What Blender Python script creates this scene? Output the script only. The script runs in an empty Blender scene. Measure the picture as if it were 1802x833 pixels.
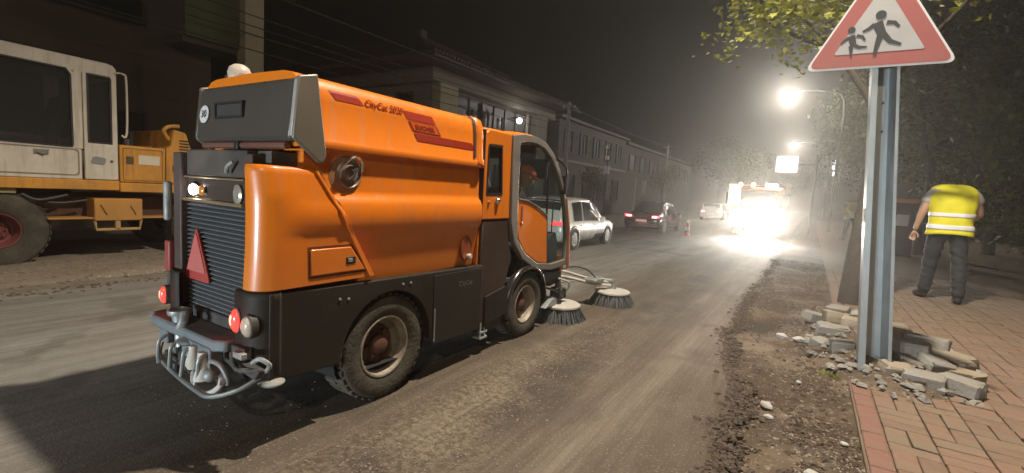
import bpy, bmesh, math, random
import numpy as np
from mathutils import Vector, Matrix
PI = math.pi
R = math.radians
random.seed(7)
rng = np.random.default_rng(7)
SC = bpy.context.scene
COL = SC.collection

# ------------------------------------------------------------------ camera
cam_d = bpy.data.cameras.new('camera')
cam = bpy.data.objects.new('camera', cam_d)
COL.objects.link(cam)
HC = 1.4
F = 830.0
cam_d.sensor_width = 36.0
cam_d.lens = 36.0 * F / 1802.0
cam_d.clip_start = 0.05
cam_d.clip_end = 600
M3 = Matrix(((0.8417005497, -0.1027200454, 0.5300837451),
             (0.5367327942, 0.0522528146, -0.8421327395),
             (0.0588055456, 0.9933369195, 0.0991144398)))
cam.matrix_world = Matrix.Translation((0, 0, HC)) @ M3.to_4x4()
SC.camera = cam

# ------------------------------------------------------------------ world and exposure
w = bpy.data.worlds.new('World')
SC.world = w
w.use_nodes = True
nt = w.node_tree
sky = nt.nodes.new('ShaderNodeTexSky')
sky.sky_type = 'NISHITA'
sky.sun_disc = False
sky.sun_elevation = R(1.0)
sky.sun_rotation = R(200)
bg = nt.nodes['Background']
nt.links.new(sky.outputs[0], bg.inputs[0])
bg.inputs[1].default_value = 0.0012
SC.view_settings.view_transform = 'Standard'
SC.view_settings.look = 'None'
SC.view_settings.exposure = 0.0
SC.view_settings.gamma = 1.0
SC.cycles.use_denoising = True
SC.cycles.max_bounces = 6
SC.cycles.volume_bounces = 1
SC.cycles.sample_clamp_indirect = 4.0
SC.cycles.volume_max_steps = 64

HAZE_DENSITY = 0.0048
LAMP_W = dict(near=4000, far=2300, far2=1900, head=3000, behind=12000, box=30)

# ------------------------------------------------------------------ helpers
def tag(o, label=None, cat=None, group=None, kind=None):
    if label: o['label'] = label
    if cat: o['category'] = cat
    if group: o['group'] = group
    if kind: o['kind'] = kind
    return o

def thing(name, loc, label, cat, group=None):
    o = bpy.data.objects.new(name, None)
    o.empty_display_size = 0.2
    COL.objects.link(o)
    o.location = loc
    return tag(o, label, cat, group)

def root_loc(o):
    v = Vector((0, 0, 0))
    while o is not None:
        v += o.location
        o = o.parent
    return v

class MB:
    """collects shapes, then builds one mesh object"""
    def __init__(s):
        s.v = []; s.f = []
    def add(s, v, f):
        b = len(s.v)
        s.v += [tuple(p) for p in v]
        s.f += [tuple(i + b for i in q) for q in f]
        return s
    def box(s, x0, x1, y0, y1, z0, z1):
        v = [(x, y, z) for x in (x0, x1) for y in (y0, y1) for z in (z0, z1)]
        return s.add(v, [(0, 1, 3, 2), (4, 6, 7, 5), (0, 4, 5, 1), (2, 3, 7, 6), (0, 2, 6, 4), (1, 5, 7, 3)])
    def obox(s, c, ax, ay, az):
        c = Vector(c); ax = Vector(ax); ay = Vector(ay); az = Vector(az)
        v = [c + ax * i + ay * j + az * k for i in (-1, 1) for j in (-1, 1) for k in (-1, 1)]
        return s.add(v, [(0, 1, 3, 2), (4, 6, 7, 5), (0, 4, 5, 1), (2, 3, 7, 6), (0, 2, 6, 4), (1, 5, 7, 3)])
    def tube(s, pts, r, n=8, cap=True, smooth_n=0):
        pts = [Vector(p) for p in pts]
        if smooth_n:
            q = []
            P = [pts[0]] + pts + [pts[-1]]
            for i in range(1, len(P) - 2):
                for k in range(smooth_n):
                    t = k / smooth_n
                    a, b, c, d = P[i - 1], P[i], P[i + 1], P[i + 2]
                    q.append(0.5 * ((2 * b) + (c - a) * t + (2 * a - 5 * b + 4 * c - d) * t * t + (3 * b - a - 3 * c + d) * t ** 3))
            q.append(pts[-1]); pts = q
        rr = r if isinstance(r, (list, tuple)) else [r] * len(pts)
        if len(rr) != len(pts):
            rr = list(np.interp(np.linspace(0, 1, len(pts)), np.linspace(0, 1, len(rr)), rr))
        v = []; f = []
        prev = None
        for i, p in enumerate(pts):
            t = (pts[min(i + 1, len(pts) - 1)] - pts[max(i - 1, 0)])
            if t.length < 1e-9: t = Vector((0, 0, 1))
            t.normalize()
            if prev is None:
                a = Vector((0, 0, 1)) if abs(t.z) < 0.9 else Vector((1, 0, 0))
                u = t.cross(a).normalized()
            else:
                u = (prev - t * prev.dot(t)).normalized()
            prev = u
            w_ = t.cross(u)
            for k in range(n):
                an = 2 * PI * k / n
                v.append(p + (u * math.cos(an) + w_ * math.sin(an)) * rr[i])
        m = len(pts)
        for i in range(m - 1):
            for k in range(n):
                f.append((i * n + k, i * n + (k + 1) % n, (i + 1) * n + (k + 1) % n, (i + 1) * n + k))
        if cap:
            f.append(tuple(reversed(range(n))))
            f.append(tuple(range((m - 1) * n, m * n)))
        return s.add(v, f)
    def cyl(s, p0, p1, r0, r1=None, n=16):
        return s.tube([p0, p1], [r0, r0 if r1 is None else r1], n)
    def lathe(s, prof, c, axis='z', n=24, closed=False):
        """prof: (r, h) along axis"""
        v = []; f = []
        for (r, h) in prof:
            for k in range(n):
                a = 2 * PI * k / n
                x, y = r * math.cos(a), r * math.sin(a)
                p = (x, y, h) if axis == 'z' else ((h, x, y) if axis == 'x' else (y, h, x))
                v.append((c[0] + p[0], c[1] + p[1], c[2] + p[2]))
        m = len(prof)
        for i in range(m - 1 if not closed else m):
            for k in range(n):
                j = (i + 1) % m
                f.append((i * n + k, i * n + (k + 1) % n, j * n + (k + 1) % n, j * n + k))
        if not closed:
            if prof[-1][0] > 1e-6: f.append(tuple(range((m - 1) * n, m * n)))
        return s.add(v, f)
    def prism(s, poly, axis, a0, a1):
        """poly of 2D points in the plane across the axis: x:(y,z) y:(x,z) z:(x,y)"""
        def P(p, a):
            return (a, p[0], p[1]) if axis == 'x' else ((p[0], a, p[1]) if axis == 'y' else (p[0], p[1], a))
        n = len(poly)
        v = [P(p, a0) for p in poly] + [P(p, a1) for p in poly]
        f = [tuple(reversed(range(n))), tuple(range(n, 2 * n))]
        f += [(i, (i + 1) % n, n + (i + 1) % n, n + i) for i in range(n)]
        return s.add(v, f)
    def ring(s, outer, inner, axis, a0, a1):
        def P(p, a):
            return (a, p[0], p[1]) if axis == 'x' else ((p[0], a, p[1]) if axis == 'y' else (p[0], p[1], a))
        n = len(outer)
        v = [P(p, a0) for p in outer] + [P(p, a0) for p in inner] + [P(p, a1) for p in outer] + [P(p, a1) for p in inner]
        f = []
        for i in range(n):
            j = (i + 1) % n
            f += [(i, j, n + j, n + i), (2 * n + i, 3 * n + i, 3 * n + j, 2 * n + j),
                  (i, 2 * n + i, 2 * n + j, j), (n + i, n + j, 3 * n + j, 3 * n + i)]
        return s.add(v, f)
    def grid(s, P, closed_u=False):
        """P: list of rows of points"""
        nr, nc = len(P), len(P[0])
        v = [p for row in P for p in row]
        f = []
        for i in range(nr - 1):
            for j in range(nc if closed_u else nc - 1):
                k = (j + 1) % nc
                f.append((i * nc + j, i * nc + k, (i + 1) * nc + k, (i + 1) * nc + j))
        return s.add(v, f)
    def sphere(s, c, r, n=14, m=8, sc=(1, 1, 1)):
        v = [(c[0], c[1], c[2] - r * sc[2])]
        for i in range(1, m):
            a = -PI / 2 + PI * i / m
            for k in range(n):
                b = 2 * PI * k / n
                v.append((c[0] + r * sc[0] * math.cos(a) * math.cos(b), c[1] + r * sc[1] * math.cos(a) * math.sin(b), c[2] + r * sc[2] * math.sin(a)))
        v.append((c[0], c[1], c[2] + r * sc[2]))
        f = [(0, 1 + (k + 1) % n, 1 + k) for k in range(n)]
        for i in range(m - 2):
            for k in range(n):
                a = 1 + i * n
                f.append((a + k, a + (k + 1) % n, a + n + (k + 1) % n, a + n + k))
        L = len(v) - 1
        a = 1 + (m - 2) * n
        f += [(a + k, a + (k + 1) % n, L) for k in range(n)]
        return s.add(v, f)
    def build(s, name, mat, parent=None, smooth=35, bevel=0, segs=2, solid=0, loc=None, recalc=True):
        off = root_loc(parent) if parent is not None else Vector(loc or (0, 0, 0))
        va = np.array(s.v, dtype=float) - np.array(off)
        me = bpy.data.meshes.new(name)
        me.from_pydata(va.tolist(), [], s.f)
        if recalc and len(s.f) < 20000:
            bm = bmesh.new(); bm.from_mesh(me)
            bmesh.ops.recalc_face_normals(bm, faces=bm.faces)
            bm.to_mesh(me); bm.free()
        if mat: me.materials.append(mat)
        if smooth:
            me.polygons.foreach_set('use_smooth', [True] * len(me.polygons))
            try: me.set_sharp_from_angle(angle=R(smooth))
            except Exception: pass
        o = bpy.data.objects.new(name, me)
        COL.objects.link(o)
        if parent is not None: o.parent = parent
        elif loc: o.location = loc
        if bevel:
            b = o.modifiers.new('bevel', 'BEVEL'); b.width = bevel; b.segments = segs
            b.limit_method = 'ANGLE'; b.angle_limit = R(40)
        if solid:
            b = o.modifiers.new('solid', 'SOLIDIFY'); b.thickness = solid; b.offset = 0
        return o

def children(o): return [c for c in bpy.data.objects if c.parent is o]
def copy_tree(o, parent=None, kids=None):
    if kids is None:
        kids = {}
        for x in bpy.data.objects:
            if x.parent: kids.setdefault(x.parent.name, []).append(x)
    c = o.copy(); COL.objects.link(c)
    if parent is not None: c.parent = parent
    for ch in kids.get(o.name, []): copy_tree(ch, c, kids)
    return c

MATS = {}
def mat(name, col, rough=0.6, metal=0.0, var=0.12, vscale=6.0, bump=0.0, bscale=30.0, coat=0.0, dirt=0.0, dcol=(0.16, 0.12, 0.085), dscale=2.5, emit=None, estr=0.0, trans=0.0, spec=0.5, streak=0.0, scol=(0.32, 0.14, 0.045)):
    """painted or plain surface with procedural colour variation, dirt and fine relief"""
    if name in MATS: return MATS[name]
    m = bpy.data.materials.new(name); m.use_nodes = True
    nt = m.node_tree; N = nt.nodes; L = nt.links
    b = N['Principled BSDF']
    b.inputs['Roughness'].default_value = rough
    b.inputs['Metallic'].default_value = metal
    b.inputs['Coat Weight'].default_value = coat
    b.inputs['Coat Roughness'].default_value = 0.12
    b.inputs['Specular IOR Level'].default_value = spec
    b.inputs['Transmission Weight'].default_value = trans
    b.inputs['Base Color'].default_value = (*col, 1)
    if emit:
        b.inputs['Emission Color'].default_value = (*emit, 1)
        b.inputs['Emission Strength'].default_value = estr
    tc = N.new('ShaderNodeTexCoord')
    if var or dirt:
        n1 = N.new('ShaderNodeTexNoise'); n1.inputs['Scale'].default_value = vscale; n1.inputs['Detail'].default_value = 5
        L.new(tc.outputs['Object'], n1.inputs['Vector'])
        mx = N.new('ShaderNodeMixRGB'); mx.blend_type = 'MIX'
        mx.inputs[1].default_value = (*[c * (1 - var) for c in col], 1)
        mx.inputs[2].default_value = (*[min(1, c * (1 + var)) for c in col], 1)
        L.new(n1.outputs['Fac'], mx.inputs[0])
        out = mx.outputs[0]
        if dirt:
            n2 = N.new('ShaderNodeTexNoise'); n2.inputs['Scale'].default_value = dscale; n2.inputs['Detail'].default_value = 8; n2.inputs['Roughness'].default_value = 0.65
            L.new(tc.outputs['Object'], n2.inputs['Vector'])
            cr = N.new('ShaderNodeValToRGB'); cr.color_ramp.elements[0].position = 0.42; cr.color_ramp.elements[1].position = 0.72
            L.new(n2.outputs['Fac'], cr.inputs[0])
            ml = N.new('ShaderNodeMath'); ml.operation = 'MULTIPLY'; ml.inputs[1].default_value = dirt
            L.new(cr.outputs[0], ml.inputs[0])
            m2 = N.new('ShaderNodeMixRGB'); m2.inputs[2].default_value = (*dcol, 1)
            L.new(ml.outputs[0], m2.inputs[0]); L.new(out, m2.inputs[1]); out = m2.outputs[0]
            rr = N.new('ShaderNodeMapRange'); rr.inputs[3].default_value = rough; rr.inputs[4].default_value = min(1, rough + 0.5)
            L.new(ml.outputs[0], rr.inputs[0]); L.new(rr.outputs[0], b.inputs['Roughness'])
        if streak:
            # run-down grime streaks, a dust film low down, fine scratches
            g = N.new('ShaderNodeNewGeometry')
            mp = N.new('ShaderNodeMapping'); mp.inputs['Scale'].default_value = (9, 9, .9); L.new(g.outputs['Position'], mp.inputs[0])
            n4 = N.new('ShaderNodeTexNoise'); n4.inputs['Scale'].default_value = 2.2; n4.inputs['Detail'].default_value = 7; L.new(mp.outputs[0], n4.inputs['Vector'])
            c4_ = N.new('ShaderNodeValToRGB'); c4_.color_ramp.elements[0].position = .50; c4_.color_ramp.elements[1].position = .74; L.new(n4.outputs['Fac'], c4_.inputs[0])
            sp = N.new('ShaderNodeSeparateXYZ'); L.new(g.outputs['Position'], sp.inputs[0])
            n5 = N.new('ShaderNodeTexNoise'); n5.inputs['Scale'].default_value = 5; n5.inputs['Detail'].default_value = 8; L.new(g.outputs['Position'], n5.inputs['Vector'])
            ad = N.new('ShaderNodeMath'); ad.operation = 'MULTIPLY_ADD'; ad.inputs[1].default_value = -.35; L.new(n5.outputs['Fac'], ad.inputs[0]); L.new(sp.outputs[2], ad.inputs[2])
            mr = N.new('ShaderNodeMapRange'); mr.inputs[1].default_value = .62; mr.inputs[2].default_value = 1.0; mr.inputs[3].default_value = .75; mr.inputs[4].default_value = 0; L.new(ad.outputs[0], mr.inputs[0])
            mxx = N.new('ShaderNodeMath'); mxx.operation = 'MAXIMUM'; L.new(c4_.outputs[0], mxx.inputs[0]); L.new(mr.outputs[0], mxx.inputs[1])
            ms = N.new('ShaderNodeMath'); ms.operation = 'MULTIPLY'; ms.inputs[1].default_value = streak; L.new(mxx.outputs[0], ms.inputs[0])
            m5 = N.new('ShaderNodeMixRGB'); m5.inputs[2].default_value = (*scol, 1); L.new(ms.outputs[0], m5.inputs[0]); L.new(out, m5.inputs[1]); out = m5.outputs[0]
            r5 = N.new('ShaderNodeMapRange'); r5.inputs[3].default_value = rough; r5.inputs[4].default_value = .8; L.new(ms.outputs[0], r5.inputs[0]); L.new(r5.outputs[0], b.inputs['Roughness'])
        L.new(out, b.inputs['Base Color'])
    if bump:
        n3 = N.new('ShaderNodeTexNoise'); n3.inputs['Scale'].default_value = bscale; n3.inputs['Detail'].default_value = 6
        L.new(tc.outputs['Object'], n3.inputs['Vector'])
        bp = N.new('ShaderNodeBump'); bp.inputs['Strength'].default_value = bump; bp.inputs['Distance'].default_value = 0.02
        L.new(n3.outputs['Fac'], bp.inputs['Height']); L.new(bp.outputs[0], b.inputs['Normal'])
    MATS[name] = m
    return m

def glow(name, col, strength):
    if name in MATS: return MATS[name]
    m = bpy.data.materials.new(name); m.use_nodes = True
    N = m.node_tree.nodes; N.remove(N['Principled BSDF'])
    e = N.new('ShaderNodeEmission'); e.inputs[0].default_value = (*col, 1); e.inputs[1].default_value = strength
    m.node_tree.links.new(e.outputs[0], N['Material Output'].inputs[0])
    MATS[name] = m
    return m

def glass(name, tint=(0.85, 0.9, 0.9), opac=0.14, rough=0.05):
    if name in MATS: return MATS[name]
    m = bpy.data.materials.new(name); m.use_nodes = True
    nt = m.node_tree; N = nt.nodes; L = nt.links
    b = N['Principled BSDF']
    b.inputs['Base Color'].default_value = (0.06, 0.06, 0.06, 1); b.inputs['Roughness'].default_value = rough
    t = N.new('ShaderNodeBsdfTransparent'); t.inputs[0].default_value = (*tint, 1)
    mx = N.new('ShaderNodeMixShader'); mx.inputs[0].default_value = opac
    L.new(t.outputs[0], mx.inputs[1]); L.new(b.outputs[0], mx.inputs[2])
    L.new(mx.outputs[0], N['Material Output'].inputs[0])
    MATS[name] = m
    return m

orange = mat('orange paint', (0.66, 0.165, 0.005), 0.36, var=0.06, vscale=3, coat=0.25, dirt=0.30, dcol=(0.42, 0.10, 0.012), dscale=1.8, bump=0.035, bscale=7, streak=.32)
red_dec = mat('dark red decal', (0.30, 0.022, 0.008), 0.45, var=0.05)
black_pl = mat('black skirt', (0.010, 0.008, 0.006), 0.55, var=0.2, dirt=0.7, dcol=(0.034, 0.024, 0.016), dscale=2.2, bump=0.05, bscale=25, spec=.3, streak=.45, scol=(.028, .021, .015))
black_m = mat('black trim', (0.014, 0.013, 0.013), 0.5, var=0.2)
greyframe = mat('cab frame grey', (0.20, 0.185, 0.165), 0.4, metal=0.3, var=0.1, dirt=0.25)
hatchgrey = mat('hatch grey', (0.085, 0.072, 0.062), 0.4, metal=0.35, var=0.12, vscale=3, dirt=0.35, dcol=(0.06, 0.05, 0.04))
hatchlight = mat('hatch cheek grey', (0.17, 0.148, 0.12), 0.4, metal=0.3, var=0.12, vscale=5, dirt=0.25)
greymetal = mat('dusty grey metal', (0.30, 0.31, 0.30), 0.5, metal=0.4, var=0.2, vscale=12, dirt=0.5, dcol=(0.10, 0.09, 0.08), dscale=9)
chassis = mat('dark chassis steel', (0.05, 0.048, 0.045), 0.6, metal=0.3, var=0.3, vscale=14, dirt=0.6, dcol=(0.12, 0.11, 0.10), dscale=12)
bluegrey = mat('dusty blue grey steel', (0.13, 0.15, 0.16), 0.6, metal=0.2, var=0.25, vscale=14, dirt=0.6, dcol=(0.22, 0.22, 0.21), dscale=10, bump=0.2)
slatm = mat('grille grey', (0.10, 0.105, 0.11), 0.5, metal=0.2, var=0.2, dirt=0.4, dcol=(0.08, 0.075, 0.07))
tyre_m = mat('dusty tyre rubber', (0.040, 0.034, 0.026), 0.85, var=0.25, vscale=9, dirt=0.7, dcol=(0.115, 0.095, 0.068), dscale=5, bump=0.35, bscale=40)
rim_m = mat('dusty steel rim', (0.30, 0.26, 0.21), 0.55, metal=0.3, var=0.2, dirt=0.65, dcol=(0.11, 0.075, 0.05), dscale=7, bump=0.15)
hub_m = mat('rusty hub', (0.12, 0.05, 0.032), 0.7, var=0.3, vscale=12, dirt=0.5, dcol=(0.05, 0.035, 0.03))
rubber = mat('black hose rubber', (0.03, 0.03, 0.03), 0.6, var=0.2)
palehose = mat('pale dusty hose', (0.50, 0.47, 0.42), 0.6, var=0.15, dirt=0.4)
whitep = mat('white paint', (0.72, 0.70, 0.66), 0.4, var=0.05, dirt=0.2, coat=0.2)
excwhite = mat('excavator cab cream', (0.60, 0.55, 0.47), 0.5, var=0.06, dirt=0.4, dcol=(0.32, 0.25, 0.18), streak=.5, scol=(.28, .21, .14))
excyel = mat('excavator yellow', (0.60, 0.27, 0.03), 0.5, var=0.1, dirt=0.5, dcol=(0.20, 0.12, 0.05), streak=.6, scol=(.20, .12, .06))
rustred = mat('rusty red steel', (0.16, 0.03, 0.025), 0.7, var=0.3, dirt=0.5)
tailred = mat('tail lamp red', (0.6, 0.02, 0.02), 0.2, emit=(1, 0.02, 0.015), estr=6, coat=0.5)
tailhot = glow('tail lamp core', (1.0, 0.16, 0.10), 7)
galv = mat('galvanised steel', (0.34, 0.36, 0.36), 0.42, metal=0.75, var=0.18, vscale=8, dirt=0.25, dcol=(0.2, 0.2, 0.19), bump=0.04)
refl_white = mat('hazed reflective white', (0.40, 0.385, 0.37), 0.6, var=0.08, dirt=0.35, dcol=(.28, .25, .22), dscale=5)  # grey veil of haze and lens glow put into the sign face colour
refl_red = mat('hazed reflective red', (0.33, 0.085, 0.072), 0.6, var=0.08, dirt=0.4, dcol=(0.30, 0.14, 0.11), dscale=5)  # paler, pinker red: the haze glow is put into the border colour
signblack = mat('sign black', (0.03, 0.03, 0.03), 0.6, var=0.1)
skin = mat('skin', (0.42, 0.24, 0.16), 0.55, var=0.1, vscale=20)
concrete = mat('weathered concrete', (0.34, 0.32, 0.28), 0.9, var=0.15, vscale=4, dirt=0.4, dcol=(0.16, 0.14, 0.11), bump=0.3)
lampglass = glow('street lamp glass', (1.0, 0.97, 0.9), 90)
chrome = mat('chrome', (0.75, 0.74, 0.7), 0.16, metal=1.0, var=0.05)
winglass = glass('cab glass')
carglass = mat('dark car glass', (0.02, 0.022, 0.024), 0.08, var=0.1, coat=0.3)

def text_mesh(txt, size, depth=0.002, shear=0.0, name='lettering', bold=0.0, sx=1.0):
    cu = bpy.data.curves.new('t', 'FONT'); cu.body = txt; cu.size = size; cu.extrude = depth; cu.shear = shear
    cu.offset = bold; cu.resolution_u = 3; cu.align_x = 'CENTER'; cu.align_y = 'CENTER'
    o = bpy.data.objects.new('t', cu); COL.objects.link(o)
    dg = bpy.context.evaluated_depsgraph_get(); dg.update()
    me = bpy.data.meshes.new_from_object(o.evaluated_get(dg))
    bpy.data.objects.remove(o)
    V = [(v.co.x * sx, v.co.y, v.co.z) for v in me.vertices]; Fc = [tuple(p.vertices) for p in me.polygons]
    bpy.data.meshes.remove(me)
    return V, Fc
def place_text(txt, size, origin, ux, uy, m, parent, name='lettering', **k):
    V, Fc = text_mesh(txt, size, **k)
    ux = Vector(ux).normalized(); uy = Vector(uy).normalized(); uz = ux.cross(uy)
    O = Vector(origin)
    b = MB(); b.add([O + ux * v[0] + uy * v[1] + uz * v[2] for v in V], Fc)
    return b.build(name, m, parent, smooth=0, recalc=False)

def point_light(name, loc, power, col, parent, radius=0.1, kind='POINT', rot=None, spot=None, blend=0.3):
    ld = bpy.data.lights.new(name, kind); ld.energy = power; ld.color = col; ld.shadow_soft_size = radius
    if kind == 'SPOT': ld.spot_size = R(spot or 90); ld.spot_blend = blend
    o = bpy.data.objects.new(name, ld); COL.objects.link(o)
    o.location = Vector(loc) - root_loc(parent)
    if rot: o.rotation_euler = rot
    o.parent = parent
    return o

def wheel(parent, c, r, wd, side, rim=rim_m, hub=hub_m, bolts=6, spokes=0, tread=True, name='wheel', k_rim=.60):
    """tyre about the x axis; side=+1 when its outer face looks to +x"""
    s = side; h = wd / 2
    ro = r * k_rim
    prof = [(ro, -h * .8), (r * .82, -h), (r * .96, -h * .92), (r, -h * .7), (r, h * .7), (r * .96, h * .92), (r * .9, h), (r * .78, h * 1.03), (ro * 1.1, h * .96), (ro, h * .85), (ro * .97, 0)]
    b = MB(); b.lathe([(a, q * s) for a, q in prof], c, 'x', 40, closed=True)
    if tread:
        for k in range(36):
            a = 2 * PI * k / 36
            for q in (-1, 1):
                aa = a + (PI / 36 if q > 0 else 0)
                er = Vector((0, math.cos(aa), math.sin(aa))); et = Vector((0, -math.sin(aa), math.cos(aa)))
                b.obox(Vector(c) + er * (r + 0.002) + Vector((q * h * .45, 0, 0)), Vector((h * .40, 0, 0)), et * r * 0.055, er * 0.007)
    t = b.build(name, tyre_m, parent, smooth=40)
    b = MB()
    b.lathe([(ro, h * .84 * s), (ro * .97, h * .92 * s), (ro * .92, h * .90 * s), (ro * .88, h * .60 * s), (ro * .82, h * .50 * s), (ro * .80, h * .10 * s), (ro * .60, -h * .05 * s), (0.001, -h * .05 * s)], c, 'x', 32)
    if spokes:
        for k in range(spokes):
            a = 2 * PI * k / spokes
            er = Vector((0, math.cos(a), math.sin(a))); et = Vector((0, -math.sin(a), math.cos(a)))
            b.obox(Vector(c) + er * ro * .5 + Vector((h * .62 * s, 0, 0)), Vector((h * .06, 0, 0)), et * ro * .13, er * ro * .42)
    b.build('rim', rim, t, smooth=35)
    b = MB()
    b.lathe([(ro * .66, -h * .04 * s), (ro * .62, h * .10 * s), (ro * .50, h * .16 * s), (ro * .34, h * .12 * s), (ro * .30, h * .50 * s), (ro * .22, h * .60 * s), (0.001, h * .60 * s)], c, 'x', 24)
    for k in range(bolts):
        a = 2 * PI * k / bolts
        p = Vector(c) + Vector((0, math.cos(a), math.sin(a))) * ro * .46
        b.cyl(p + Vector((h * .10 * s, 0, 0)), p + Vector((h * .30 * s, 0, 0)), ro * .055, n=6)
    b.build('hub', hub, t, smooth=35)
    return t

def offset_poly(poly, d):
    n = len(poly); out = []
    area = sum(poly[i][0] * poly[(i + 1) % n][1] - poly[(i + 1) % n][0] * poly[i][1] for i in range(n))
    sg = 1 if area > 0 else -1
    for i in range(n):
        p0 = Vector(poly[i - 1]); p1 = Vector(poly[i]); p2 = Vector(poly[(i + 1) % n])
        e1 = (p1 - p0).normalized(); e2 = (p2 - p1).normalized()
        n1 = Vector((-e1.y, e1.x)) * sg; n2 = Vector((-e2.y, e2.x)) * sg
        m = (n1 + n2)
        m = m / max(0.3, m.length_squared / 2) if m.length > 1e-6 else n1
        q = p1 + m * d
        out.append((q.x, q.y))
    return out
def round_poly(poly, r, n=4):
    out = []; m = len(poly)
    for i in range(m):
        p0 = Vector(poly[i - 1]); p1 = Vector(poly[i]); p2 = Vector(poly[(i + 1) % m])
        a = (p0 - p1); b = (p2 - p1)
        rr = min(r, a.length * .45, b.length * .45)
        A = p1 + a.normalized() * rr; B = p1 + b.normalized() * rr
        for k in range(n + 1):
            t = k / n
            q = A * (1 - t) ** 2 + p1 * 2 * t * (1 - t) + B * t * t
            out.append((q.x, q.y))
    return out

# ================================================================== SETTING
def nz(x, y, s=1.0, seed=0.0):
    from mathutils import noise
    return noise.noise(Vector((x * s + seed, y * s - seed, seed * .7)))

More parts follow.
